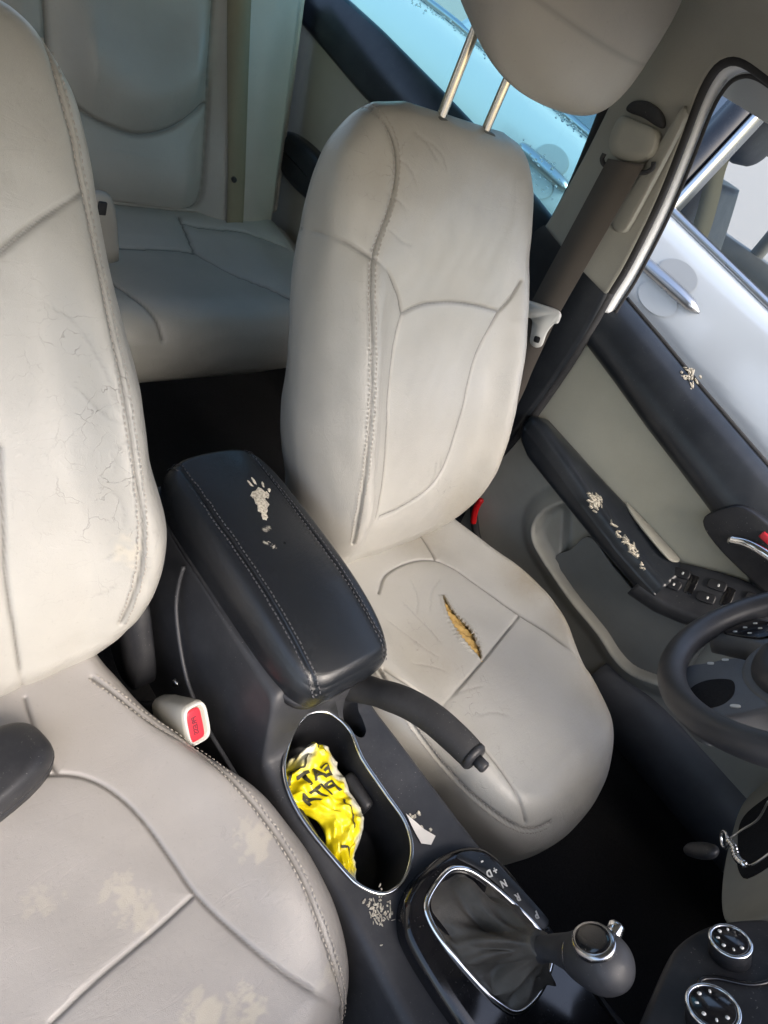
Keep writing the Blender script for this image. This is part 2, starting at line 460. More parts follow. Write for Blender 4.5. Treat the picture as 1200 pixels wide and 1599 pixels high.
t.set(t.mix(t.noise(30, 5, .65), (.026, .024, .021), (.120, .108, .090)), .55, 0, t.bump(t.noise(40, 6, .7), .5, .004, t.bump(t.vor(700, 'DISTANCE_TO_EDGE'), .2, .0005)))
t = NT('asphalt')
t.set(t.mix(t.noise(60, 6, .7), (.16, .155, .15), (.24, .235, .225)), .9, 0, t.bump(t.noise(200, 4), .4, .01))
t = NT('car_paint')
t.set(t.mix(t.noise(3, 3), (.50, .53, .54), (.56, .59, .60)), .22, .25, None, Coat_Weight=.6, Coat_Roughness=.06)
t = NT('cup_shade_paint'); t.set((.36, .38, .39), .3, .2)  # shade in the upper handle recess painted as darker body colour
def pane(name, tint, refl_rough=.02, amount=1.0):
    t = NT(name); t.t.nodes.remove(t.b)
    tr = t.n('ShaderNodeBsdfTransparent'); tr.inputs[0].default_value = (*tint, 1)
    gl = t.n('ShaderNodeBsdfGlossy'); gl.inputs['Roughness'].default_value = refl_rough; gl.inputs[0].default_value = (.9, .95, 1, 1)
    fr = t.n('ShaderNodeFresnel'); fr.inputs['IOR'].default_value = 1.5
    f = t.math('MULTIPLY', fr.outputs[0], amount, True)
    mx = t.n('ShaderNodeMixShader'); t.l(f, mx.inputs[0]); t.l(tr.outputs[0], mx.inputs[1]); t.l(gl.outputs[0], mx.inputs[2]); t.l(mx.outputs[0], t.o.inputs[0])
    return t
pane('glass_tinted', (.46, .84, .88)); pane('glass_clear', (.90, .94, .93), .02, .45); pane('glass_dark', (.16, .18, .19), .02, 5.0)
t = NT('water_drop'); t.set((.85, .9, .9), .03, 0, None, Transmission_Weight=.9, IOR=1.33)
t = NT('wrapper_yellow'); t.set(t.mix(t.ramp(t.noise(40, 4), [(.4, 0.0), (.7, 1.0)]), (.80, .66, .005), (.86, .76, .03)), .25, 0, t.bump(t.noise(120, 5, .7), .25, .002), Transmission_Weight=.0, Subsurface_Weight=.15)
t = NT('wrapper_white'); t.set(t.mix(t.noise(60, 4), (.62, .62, .50), (.75, .74, .62)), .3, 0, t.bump(t.noise(120, 5, .7), .25, .002))

# ------------------------------------------------------------------ setting
def sheet(name, pts, faces, mat, **k): return mesh(name, pts, faces, mat, flat=True, **k)
g = sheet('ground', [(-60, -60, -.33), (60, -60, -.33), (60, 60, -.33), (-60, 60, -.33)], [[0, 1, 2, 3]], 'asphalt', kind='structure')
# cabin floor with the tunnel hump down the middle and the sills up the sides
def cabin_floor():
    ys = np.linspace(-1.05, 2.0, 60)
    prof = [(-.80, -.05), (-.79, .12), (-.74, .13), (-.70, .10), (-.66, .01), (-.45, .0), (-.18, .01), (-.13, .08), (-.08, .13), (.0, .14), (.08, .13), (.13, .08), (.18, .01), (.45, 0), (.66, .01), (.70, .10), (.74, .13), (.79, .12), (.80, -.05)]
    P = resample(np.array(prof), 90)
    G = np.zeros((len(ys), len(P), 3))
    for i, y in enumerate(ys):
        rise = .34*sstep(-.55, -1.0, y)
        G[i, :, 0] = P[:, 0]; G[i, :, 1] = y; G[i, :, 2] = np.where(np.abs(P[:, 0]) < .70, np.maximum(P[:, 1], rise), P[:, 1])
    V, F = g_grid(G)
    o = mesh('floor', V, [f[::-1] for f in F], 'carpet', kind='structure'); return o
cabin_floor()
# roof with headliner underneath
def side_x(z): return spl([.0, .60, .74, .86, .96, 1.03, 1.075, 1.105, 1.125], [.69, .685, .672, .655, .632, .605, .575, .53, .46], z)
def roof():
    prof = [(-.70, .98), (-.66, 1.02), (-.605, 1.06), (-.53, 1.105), (-.40, 1.132), (-.2, 1.148), (0, 1.152), (.2, 1.148), (.40, 1.132), (.455, 1.125)]
    P = smooth(prof, 60)
    ys = np.linspace(-.24, 1.46, 44)
    top = [(.55, 1.118), (.70, 1.02)]
    G = np.zeros((len(ys), len(P), 3))
    for i, y in enumerate(ys):
        dz = -.05*sstep(.25, -.25, y) - .10*sstep(1.1, 1.9, y)
        G[i, :, 0] = P[:, 0]; G[i, :, 1] = y; G[i, :, 2] = P[:, 1] + dz
    o = mesh('headliner', *g_grid(G), 'headliner_cloth', kind='structure')
    G2 = G.copy(); G2[:, :, 2] += .035
    q = np.array([(.56, 1.14), (.66, 1.10), (.72, 1.03)])
    E = np.zeros((len(ys), 3, 3))
    for i, y in enumerate(ys):
        E[i, :, 0] = q[:, 0]; E[i, :, 1] = y; E[i, :, 2] = q[:, 1] - .10*sstep(1.1, 1.9, y)
    o2 = mesh('roof', *g_grid(np.concatenate([G2, E], 1)), 'car_paint', kind='structure')
roof()
def body_side():  # out of view; added to cut the light reaching the rear bench
    """Added unseen far wall of the cabin: closed rear door, pillar and rear quarter on the kerb side."""
    G = np.array([[(-.70, y, .08), (-.685, y, .20), (-.69, y, .55), (-.70, y, .70 + .07*sstep(.5, 1.3, y)), (-.74, y, .73 + .07*sstep(.5, 1.3, y)), (-.76, y, .4), (-.76, y, .05)] for y in np.linspace(.52, 1.95, 40)])
    mesh('body_side', *g_grid(G, True, True, True), 'insert_cloth', kind='structure')  # added unseen wall, cuts light to the rear bench
    for ya, yb, w in ((.60, .64, .085), (1.78, 1.55, .14)):
        G = []
        for z in np.linspace(.68, 1.12, 14):
            x = -float(side_x(z)) - .03; y = ya + (yb - ya)*(z - .68)/.44; G.append([(x, y - w, z), (x - .04, y - w, z), (x - .04, y + w, z), (x, y + w, z)])
        mesh('body_pillar', *g_grid(np.array(G), True, True, True), 'headliner_cloth', kind='structure')
    G = np.array([[(x, 1.42, .30), (x, 1.56, .84), (x, 1.95, .86), (x, 2.0, .2)] for x in np.linspace(-.74, .74, 12)])
    mesh('parcel_shelf', *g_grid(G), 'carpet', kind='structure')
body_side()  # added, out of view
# ------------------------------------------------------------------ front seats
def carve(G, wrap, seams, width=.0023, depth=.0026, puff=.0016, puffw=.010):
    """Press seam lines into a padded surface and let it swell beside them."""
    N = grid_normals(G, wrap); V = G.reshape(-1, 3); Nf = N.reshape(-1, 3)
    sm = np.zeros(len(V)); disp = np.zeros(len(V))
    dmin = np.ones(len(V))
    for L in seams:
        L = smooth(L, max(12, int(np.linalg.norm(np.diff(L, axis=0), axis=1).sum()/.0015)))
        dmin = np.minimum(dmin, dist_poly(V, L))
    disp = -depth*np.exp(-(dmin/width)**2) - puff*np.exp(-(dmin/puffw)**1.3)
    sm = np.exp(-(dmin/(width*.72))**2)
    return V, Nf, disp, sm, dmin
def stitches(L, N, side, gap=.0062, length=.0038, r=.00055, off=.0045, lift=.0006):
    """Little thread bars alongside a seam L with surface normals N."""
    L = np.array(L); T = np.gradient(L, axis=0); T /= np.maximum(np.linalg.norm(T, axis=1)[:, None], 1e-9)
    S = np.cross(T, N); S /= np.maximum(np.linalg.norm(S, axis=1)[:, None], 1e-9)
    Q = L + S*off*side + N*lift
    d = np.concatenate([[0], np.cumsum(np.linalg.norm(np.diff(Q, axis=0), axis=1))])
    items = []
    k = 0.0
    while k + length < d[-1]:
        a = np.array([np.interp(k, d, Q[:, j]) for j in range(3)]); b = np.array([np.interp(k + length, d, Q[:, j]) for j in range(3)])
        n = np.array([np.interp(k, d, N[:, j]) for j in range(3)]); w = np.cross(b - a, n); w = w/max(np.linalg.norm(w), 1e-9)*r*1.3
        h = n*r*1.6
        V = [a - w, a + w, b + w, b - w, (a*.75 + b*.25) + h, (a*.25 + b*.75) + h]
        items.append((V, [[0, 1, 4], [1, 2, 5, 4], [2, 3, 5], [3, 0, 4, 5]])); k += gap
    return join_geo(items)
def nearest_n(V, Nf, L):
    out = np.zeros((len(L), 3)); P = np.zeros((len(L), 3))
    for i, p in enumerate(L):
        k = np.argmin(((V - p)**2).sum(1)); out[i] = Nf[k]; P[i] = V[k]
    return out, P
def blob_mask(V, c, r, seed, rough=.75, sharp=.75):
    """Irregular patch mask round point c."""
    d = np.linalg.norm(V - np.array(c), axis=1)/r
    near = d < 1.8; m = np.zeros(len(V))
    if not near.any(): return m
    g = np.random.default_rng(seed); q = V[near] - np.array(c); f = np.zeros(near.sum())
    for k in range(14):
        w = g.normal(size=3)*(1.6 + k*.45)/r; f += np.sin(q @ w + g.uniform(0, 6.3))/(1 + .22*k)
    m[near] = sstep(1 + sharp*.5, 1 - sharp*.5, d[near] + rough*.28*f)
    return m
def creases(V, lines):
    """Fine folds worn into the hide, fading out at both ends."""
    d = np.zeros(len(V)); s = np.zeros(len(V))
    for i, L in enumerate(lines):
        L = smooth(L, max(10, int(np.linalg.norm(np.diff(L, axis=0), axis=1).sum()/.0015)))
        L = L + np.random.default_rng(i).normal(size=L.shape)*.0005
        q = dist_poly(V, L); e = np.minimum(np.linalg.norm(V - L[0], axis=1), np.linalg.norm(V - L[-1], axis=1)); fade = sstep(.0, .015, e)
        d -= fade*.0006*np.exp(-(q/.0022)**2); s = np.maximum(s, .30*fade*np.exp(-(q/.0013)**2))
    return d, s
def undulate(V, seed, amp=.00045):
    g = np.random.default_rng(seed); h = np.zeros(len(V))
    for k in range(16):
        w = g.normal(size=3); w = w/np.linalg.norm(w)*2*np.pi/g.uniform(.035, .16)
        h += np.sin(V @ w + g.uniform(0, 6.28) + .8*np.sin(V @ (w[[1, 2, 0]]*.6)))
    return amp*h/3.0
D_b_inb = [(-0.1566, 0.6939, 0.8485), (-0.1561, 0.6729, 0.8521), (-0.1484, 0.6543, 0.8479), (-0.1408, 0.6408, 0.8373), (-0.1378, 0.6289, 0.8228), (-0.1378, 0.6181, 0.8066), (-0.1419, 0.6078, 0.7898), (-0.1490, 0.5978, 0.7724), (-0.1579, 0.5883, 0.7550), (-0.1671, 0.5785, 0.7381), (-0.1727, 0.5668, 0.7210), (-0.1751, 0.5539, 0.7042), (-0.1754, 0.5410, 0.6872), (-0.1749, 0.5283, 0.6697), (-0.1744, 0.5156, 0.6519), (-0.1746, 0.5029, 0.6332), (-0.1744, 0.4905, 0.6141), (-0.1737, 0.4786, 0.5936), (-0.1730, 0.4669, 0.5722), (-0.1726, 0.4554, 0.5504), (-0.1719, 0.4442, 0.5274), (-0.1708, 0.4338, 0.5027), (-0.1693, 0.4243, 0.4760), (-0.1657, 0.4157, 0.4464), (-0.1602, 0.4091, 0.4125), (-0.1505, 0.4042, 0.3736)]
D_b_sh = [(-0.2057, 0.6707, 0.7060), (-0.2085, 0.6300, 0.7237), (-0.1996, 0.6023, 0.7312), (-0.1830, 0.5824, 0.7305), (-0.1732, 0.5738, 0.7291)]
D_b_arcL = [(-0.1698, 0.5729, 0.7299), (-0.1420, 0.5647, 0.7150), (-0.1164, 0.5586, 0.6919), (-0.0994, 0.5495, 0.6661)]
D_b_top = [(-0.0994, 0.5495, 0.6661), (-0.0646, 0.5543, 0.6750), (-0.0220, 0.5569, 0.6777), (0.0230, 0.5567, 0.6771), (0.0700, 0.5536, 0.6738), (0.1177, 0.5483, 0.6680)]
D_b_topR = [(0.1177, 0.5483, 0.6680), (0.1332, 0.5512, 0.6862), (0.1443, 0.5570, 0.7060), (0.1506, 0.5605, 0.7147)]
D_b_L = [(-0.0994, 0.5495, 0.6661), (-0.1037, 0.5403, 0.6448), (-0.1064, 0.5303, 0.6226), (-0.1069, 0.5196, 0.5996), (-0.1058, 0.5077, 0.5763), (-0.1043, 0.4954, 0.5530), (-0.1018, 0.4829, 0.5285), (-0.0990, 0.4705, 0.5025), (-0.0966, 0.4580, 0.4761), (-0.0953, 0.4455, 0.4491), (-0.0951, 0.4336, 0.4209), (-0.0960, 0.4232, 0.3908)]
D_b_R = [(0.1177, 0.5483, 0.6680), (0.1058, 0.5394, 0.6434), (0.0937, 0.5301, 0.6190), (0.0846, 0.5194, 0.5939), (0.0791, 0.5066, 0.5683), (0.0751, 0.4927, 0.5420), (0.0707, 0.4795, 0.5151), (0.0652, 0.4667, 0.4876), (0.0586, 0.4542, 0.4598), (0.0478, 0.4431, 0.4328), (0.0269, 0.4354, 0.4109), (-0.0050, 0.4309, 0.3973), (-0.0442, 0.4270, 0.3916), (-0.0859, 0.4240, 0.3900)]
D_c_oval = [(-0.0940, 0.3515, 0.2914), (-0.0593, 0.3747, 0.2903), (-0.0181, 0.3818, 0.2901), (0.0235, 0.3779, 0.2903), (0.0588, 0.3645, 0.2907), (0.0791, 0.3388, 0.2917), (0.0921, 0.3092, 0.2931), (0.1028, 0.2788, 0.2947), (0.1123, 0.2484, 0.2970), (0.1211, 0.2184, 0.2999), (0.1303, 0.1890, 0.3038), (0.1393, 0.1601, 0.3084), (0.1457, 0.1309, 0.3125), (0.1527, 0.1022, 0.3135), (0.1552, 0.0742, 0.3096)]
D_c_small = [(0.0687, 0.4448, 0.2884), (0.0735, 0.4148, 0.2889), (0.0666, 0.3826, 0.2899), (0.0601, 0.3669, 0.2906)]
D_c_trans = [(0.1241, 0.2069, 0.3010), (0.0742, 0.1956, 0.3000), (0.0239, 0.1845, 0.3015), (-0.0222, 0.1747, 0.3023), (-0.0647, 0.1663, 0.3021), (-0.1059, 0.1585, 0.3036), (-0.1529, 0.1501, 0.3144)]
D_c_inb = [(-0.1977, 0.2343, 0.3190), (-0.1870, 0.2100, 0.3211), (-0.1744, 0.1868, 0.3202), (-0.1603, 0.1631, 0.3167), (-0.1483, 0.1390, 0.3132), (-0.1395, 0.1143, 0.3113), (-0.1339, 0.0892, 0.3106), (-0.1305, 0.0645, 0.3098), (-0.1292, 0.0403, 0.3088), (-0.1298, 0.0166, 0.3062), (-0.1307, -0.0068, 0.2986), (-0.1291, -0.0295, 0.2830)]
D_c_edge = [(-0.2035, 0.2397, 0.3158), (-0.2061, 0.2137, 0.3144), (-0.2060, 0.1885, 0.3113), (-0.2031, 0.1637, 0.3054), (-0.1972, 0.1398, 0.2970), (-0.1885, 0.1160, 0.2859), (-0.1789, 0.0920, 0.2749), (-0.1716, 0.0678, 0.2693), (-0.1672, 0.0437, 0.2707), (-0.1618, 0.0205, 0.2733), (-0.1532, -0.0028, 0.2744), (-0.1394, -0.0249, 0.2737), (-0.1172, -0.0433, 0.2730), (-0.0894, -0.0521, 0.2778)]
D_tear = [(0.0145, 0.3023, 0.2939), (-0.0002, 0.2653, 0.2960), (-0.0056, 0.2294, 0.2984), (-0.0134, 0.1946, 0.3010), (-0.0197, 0.1776, 0.3023)]
P_b_edge = [(0.1507, 0.6659, 0.8440), (0.1531, 0.6555, 0.8363), (0.1536, 0.6442, 0.8269), (0.1549, 0.6357, 0.8163), (0.1565, 0.6283, 0.8051), (0.1585, 0.6213, 0.7937), (0.1598, 0.6139, 0.7820), (0.1603, 0.6061, 0.7698), (0.1612, 0.5988, 0.7572), (0.1619, 0.5911, 0.7447), (0.1623, 0.5825, 0.7323), (0.1625, 0.5729, 0.7203), (0.1620, 0.5624, 0.7084), (0.1619, 0.5517, 0.6964), (0.1618, 0.5411, 0.6841), (0.1621, 0.5310, 0.6715), (0.1626, 0.5209, 0.6586), (0.1629, 0.5108, 0.6458), (0.1635, 0.5010, 0.6324), (0.1640, 0.4915, 0.6184), (0.1641, 0.4823, 0.6035), (0.1650, 0.4737, 0.5880), (0.1657, 0.4653, 0.5723), (0.1663, 0.4567, 0.5561), (0.1669, 0.4484, 0.5395), (0.1678, 0.4401, 0.5220), (0.1685, 0.4320, 0.5037), (0.1684, 0.4243, 0.4847), (0.1673, 0.4170, 0.4646), (0.1655, 0.4108, 0.4432), (0.1626, 0.4064, 0.4201), (0.1583, 0.4044, 0.3960), (0.1536, 0.4047, 0.3688), (0.1514, 0.4054, 0.3543)]
P_b_sh = [(0.0817, 0.5646, 0.7029), (0.0954, 0.5687, 0.7134), (0.1088, 0.5723, 0.7239), (0.1230, 0.5756, 0.7339), (0.1388, 0.5810, 0.7427), (0.1583, 0.5916, 0.7491)]
P_b_ctr = [(0.0597, 0.4990, 0.5508), (0.0575, 0.4911, 0.5355), (0.0558, 0.4833, 0.5197), (0.0540, 0.4756, 0.5030), (0.0522, 0.4677, 0.4858), (0.0503, 0.4600, 0.4689), (0.0481, 0.4521, 0.4512), (0.0470, 0.4440, 0.4329), (0.0465, 0.4359, 0.4142), (0.0468, 0.4283, 0.3938), (0.0475, 0.4219, 0.3710), (0.0490, 0.4172, 0.3445), (0.0516, 0.4156, 0.3119), (0.0565, 0.4223, 0.2692)]
P_c_edge = [(0.1212, 0.3959, 0.2924), (0.1301, 0.3755, 0.2944), (0.1382, 0.3553, 0.2959), (0.1459, 0.3348, 0.2974), (0.1538, 0.3149, 0.2996), (0.1628, 0.2953, 0.3020), (0.1726, 0.2766, 0.3024), (0.1807, 0.2573, 0.3044), (0.1852, 0.2360, 0.3121), (0.1887, 0.2153, 0.3183), (0.1920, 0.1949, 0.3217), (0.1950, 0.1754, 0.3232), (0.1974, 0.1560, 0.3242), (0.1990, 0.1370, 0.3251), (0.1996, 0.1183, 0.3261), (0.1992, 0.1001, 0.3271), (0.1983, 0.0822, 0.3269), (0.1968, 0.0654, 0.3251), (0.1953, 0.0488, 0.3218), (0.1939, 0.0325, 0.3172), (0.1927, 0.0168, 0.3116), (0.1914, 0.0011, 0.3045), (0.1910, -0.0145, 0.2936), (0.1914, -0.0295, 0.2760), (0.1892, -0.0421, 0.2580)]
P_c_oval = [(0.0410, 0.3146, 0.2931), (0.0560, 0.3054, 0.2934), (0.0696, 0.2938, 0.2937), (0.0805, 0.2788, 0.2943), (0.0889, 0.2615, 0.2952), (0.0951, 0.2430, 0.2962), (0.0992, 0.2241, 0.2975), (0.1020, 0.2051, 0.2988), (0.1039, 0.1864, 0.3002), (0.1055, 0.1681, 0.3016), (0.1070, 0.1500, 0.3029), (0.1096, 0.1324, 0.3043), (0.1136, 0.1153, 0.3056), (0.1183, 0.0986, 0.3071), (0.1236, 0.0820, 0.3085), (0.1290, 0.0654, 0.3095), (0.1350, 0.0493, 0.3103), (0.1419, 0.0338, 0.3105), (0.1498, 0.0179, 0.3099), (0.1586, 0.0026, 0.3083), (0.1701, -0.0140, 0.3001), (0.1888, -0.0328, 0.2749)]
P_c_trans = [(0.1087, 0.1349, 0.3040), (0.0924, 0.1326, 0.3039), (0.0763, 0.1303, 0.3042), (0.0608, 0.1285, 0.3048), (0.0456, 0.1272, 0.3054), (0.0311, 0.1258, 0.3058), (0.0172, 0.1244, 0.3061), (0.0038, 0.1226, 0.3063), (-0.0089, 0.1207, 0.3064), (-0.0213, 0.1185, 0.3064), (-0.0332, 0.1165, 0.3063)]
P_c_rear = [(0.0529, 0.4052, 0.2892), (0.0497, 0.3810, 0.2901), (0.0475, 0.3566, 0.2911), (0.0470, 0.3332, 0.2922), (0.0492, 0.3101, 0.2932)]
SEATARGS_D = ([D_b_inb, D_b_sh, D_b_arcL, D_b_top, D_b_topR, D_b_L, D_b_R], [D_c_oval, D_c_small, D_c_trans, D_c_inb, D_c_edge],
    [(D_b_inb, (-1, 1))], [(D_c_edge, (-1, 1))], [],
    [((-0.106, 0.245, 0.296), .008, 3, .0)],
    [((-0.156, 0.630, 0.819), .05, .8), ((-0.168, 0.541, 0.691), .06, .38), ((0.056, 0.432, 0.409), .05, .7)],
    [((-0.106, 0.245, 0.296), .06, 1.0), ((-0.103, 0.147, 0.303), .08, .9), ((0.200, 0.251, 0.317), .05, .7), ((-0.149, 0.053, 0.309), .07, .8), ((-0.055, 0.315, 0.293), .05, .3)],
    (D_tear, ([0, .12, .35, .6, .85, 1], [.0005, .003, .0085, .0135, .0075, .0006])))
SEATARGS_P = ([P_b_edge, P_b_sh, P_b_ctr], [P_c_edge, P_c_oval, P_c_trans, P_c_rear],
    [(P_b_edge, (-1, 1))], [(P_c_edge, (-1, 1))],
    [((0.157, 0.418, 0.448), .017, 5, .6), ((0.145, 0.420, 0.464), .010, 6, .3)],
    [((0.054, 0.170, 0.302), .013, 11, .38), ((0.061, 0.145, 0.304), .014, 12, .38), ((0.179, 0.139, 0.325), .017, 13, .38), ((0.073, 0.041, 0.308), .016, 14, .6), ((0.105, 0.023, 0.307), .015, 15, .6), ((-0.004, 0.202, 0.300), .012, 16, .25), ((0.185, -0.000, 0.306), .012, 17, .3)],
    [((0.151, 0.491, 0.608), .06, .9), ((0.153, 0.444, 0.510), .07, .9), ((0.132, 0.522, 0.638), .05, .6), ((0.122, 0.431, 0.422), .05, .3)],
    [((0.179, 0.139, 0.325), .06, .25)])
WR_Pb = [[(0.1329, 0.5296, 0.6570), (0.1361, 0.5243, 0.6513), (0.1394, 0.5189, 0.6457), (0.1426, 0.5134, 0.6398), (0.1456, 0.5080, 0.6336), (0.1484, 0.5025, 0.6271), (0.1508, 0.4971, 0.6201), (0.1526, 0.4920, 0.6125), (0.1540, 0.4870, 0.6045), (0.1559, 0.4820, 0.5969), (0.1594, 0.4769, 0.5903), (0.1645, 0.4719, 0.5845)], [(0.1226, 0.5153, 0.6058), (0.1276, 0.5096, 0.6014), (0.1323, 0.5037, 0.5970), (0.1368, 0.4974, 0.5926), (0.1415, 0.4909, 0.5885), (0.1465, 0.4844, 0.5850), (0.1521, 0.4782, 0.5825), (0.1584, 0.4722, 0.5810)], [(0.1496, 0.4967, 0.6175), (0.1517, 0.4958, 0.6188), (0.1550, 0.4949, 0.6210), (0.1577, 0.4940, 0.6214), (0.1603, 0.4934, 0.6216), (0.1641, 0.4924, 0.6201)], [(0.1406, 0.4927, 0.5900), (0.1437, 0.4903, 0.5919), (0.1460, 0.4884, 0.5927), (0.1481, 0.4872, 0.5946), (0.1512, 0.4854, 0.5967), (0.1534, 0.4842, 0.5981)], [(0.1436, 0.4719, 0.5555), (0.1487, 0.4679, 0.5577), (0.1538, 0.4650, 0.5609), (0.1583, 0.4632, 0.5637), (0.1632, 0.4628, 0.5669), (0.1705, 0.4621, 0.5652)], [(0.1501, 0.4668, 0.5582), (0.1490, 0.4646, 0.5519), (0.1498, 0.4609, 0.5461), (0.1491, 0.4588, 0.5407), (0.1480, 0.4568, 0.5341), (0.1466, 0.4553, 0.5272)], [(0.1879, 0.5634, 0.6593), (0.1891, 0.5581, 0.6511), (0.1899, 0.5524, 0.6436), (0.1915, 0.5482, 0.6352), (0.1924, 0.5420, 0.6271), (0.1929, 0.5354, 0.6197)], [(0.1285, 0.4346, 0.4353), (0.1345, 0.4326, 0.4384), (0.1401, 0.4307, 0.4428), (0.1451, 0.4289, 0.4482), (0.1504, 0.4268, 0.4549), (0.1542, 0.4262, 0.4621)], [(0.1204, 0.4239, 0.3977), (0.1274, 0.4221, 0.3988), (0.1345, 0.4197, 0.4015), (0.1393, 0.4183, 0.4059), (0.1442, 0.4170, 0.4125), (0.1496, 0.4152, 0.4193)], [(0.1077, 0.5484, 0.6685), (0.1149, 0.5448, 0.6662), (0.1214, 0.5403, 0.6633), (0.1279, 0.5351, 0.6611), (0.1330, 0.5291, 0.6562), (0.1373, 0.5234, 0.6513)], [(0.1434, 0.4556, 0.5198), (0.1477, 0.4491, 0.5126), (0.1512, 0.4437, 0.5058), (0.1531, 0.4392, 0.4967), (0.1536, 0.4352, 0.4858), (0.1532, 0.4320, 0.4754)]]
WR_Db = [[(-0.1453, 0.6309, 0.8238), (-0.1332, 0.6276, 0.8224), (-0.1211, 0.6243, 0.8200), (-0.1120, 0.6194, 0.8139), (-0.1066, 0.6139, 0.8063), (-0.0999, 0.6086, 0.7992)], [(-0.1574, 0.6123, 0.7921), (-0.1490, 0.6089, 0.7898), (-0.1387, 0.6062, 0.7881), (-0.1292, 0.6034, 0.7851), (-0.1206, 0.6001, 0.7807), (-0.1144, 0.5971, 0.7757)], [(-0.1163, 0.6492, 0.8527), (-0.1044, 0.6442, 0.8493), (-0.0920, 0.6396, 0.8458), (-0.0828, 0.6336, 0.8402), (-0.0739, 0.6277, 0.8337), (-0.0645, 0.6225, 0.8273)], [(0.0418, 0.4565, 0.4605), (0.0437, 0.4518, 0.4509), (0.0465, 0.4465, 0.4400), (0.0470, 0.4419, 0.4301), (0.0465, 0.4373, 0.4195), (0.0462, 0.4327, 0.4082)], [(0.0320, 0.4567, 0.4588), (0.0331, 0.4522, 0.4491), (0.0337, 0.4477, 0.4395), (0.0330, 0.4435, 0.4301), (0.0309, 0.4399, 0.4217), (0.0272, 0.4364, 0.4128)], [(-0.1709, 0.5464, 0.6972), (-0.1683, 0.5389, 0.6879), (-0.1656, 0.5321, 0.6781), (-0.1654, 0.5252, 0.6680), (-0.1659, 0.5179, 0.6576), (-0.1672, 0.5110, 0.6478)], [(-0.1544, 0.5926, 0.7627), (-0.1456, 0.5888, 0.7575), (-0.1348, 0.5861, 0.7529), (-0.1238, 0.5839, 0.7481), (-0.1092, 0.5822, 0.7452), (-0.0952, 0.5806, 0.7437)], [(-0.1010, 0.6446, 0.8501), (-0.0888, 0.6398, 0.8467), (-0.0746, 0.6354, 0.8437), (-0.0633, 0.6301, 0.8384), (-0.0568, 0.6238, 0.8302), (-0.0525, 0.6175, 0.8207)]]
WR_Dc = [[(-0.1207, 0.3085, 0.2954), (-0.1134, 0.2921, 0.2952), (-0.1069, 0.2757, 0.2952), (-0.1013, 0.2591, 0.2956), (-0.0959, 0.2424, 0.2964), (-0.0892, 0.2263, 0.2973), (-0.0807, 0.2110, 0.2983)], [(-0.0669, 0.3271, 0.2923), (-0.0654, 0.3100, 0.2931), (-0.0637, 0.2931, 0.2939), (-0.0617, 0.2765, 0.2947), (-0.0601, 0.2601, 0.2956), (-0.0600, 0.2436, 0.2966), (-0.0612, 0.2269, 0.2977)], [(-0.0167, 0.3555, 0.2913), (-0.0227, 0.3405, 0.2920), (-0.0291, 0.3250, 0.2927), (-0.0397, 0.3110, 0.2933), (-0.0532, 0.2983, 0.2937), (-0.0666, 0.2865, 0.2941)], [(-0.1419, 0.2277, 0.3049), (-0.1266, 0.2209, 0.3007), (-0.1133, 0.2136, 0.2990), (-0.1028, 0.2043, 0.2989), (-0.0942, 0.1945, 0.2994), (-0.0859, 0.1839, 0.3002)], [(-0.1141, 0.1583, 0.3029), (-0.1002, 0.1559, 0.3023), (-0.0862, 0.1534, 0.3024), (-0.0732, 0.1500, 0.3030), (-0.0603, 0.1458, 0.3037), (-0.0478, 0.1417, 0.3044)], [(-0.1078, 0.1153, 0.3052), (-0.0934, 0.1122, 0.3050), (-0.0799, 0.1083, 0.3054), (-0.0674, 0.1027, 0.3061), (-0.0581, 0.0941, 0.3068), (-0.0488, 0.0855, 0.3074)], [(-0.0080, 0.2666, 0.2959), (-0.0118, 0.2559, 0.2965), (-0.0151, 0.2466, 0.2971), (-0.0199, 0.2360, 0.2978), (-0.0265, 0.2266, 0.2984), (-0.0340, 0.2176, 0.2989)], [(0.1840, 0.2574, 0.3188), (0.1896, 0.2380, 0.3200), (0.1921, 0.2179, 0.3209), (0.1901, 0.1986, 0.3221), (0.1854, 0.1787, 0.3230), (0.1831, 0.1589, 0.3222)], [(0.0435, 0.3323, 0.2923), (0.0229, 0.3241, 0.2928), (0.0037, 0.3151, 0.2933), (-0.0123, 0.3041, 0.2938), (-0.0257, 0.2917, 0.2943), (-0.0388, 0.2806, 0.2948)]]

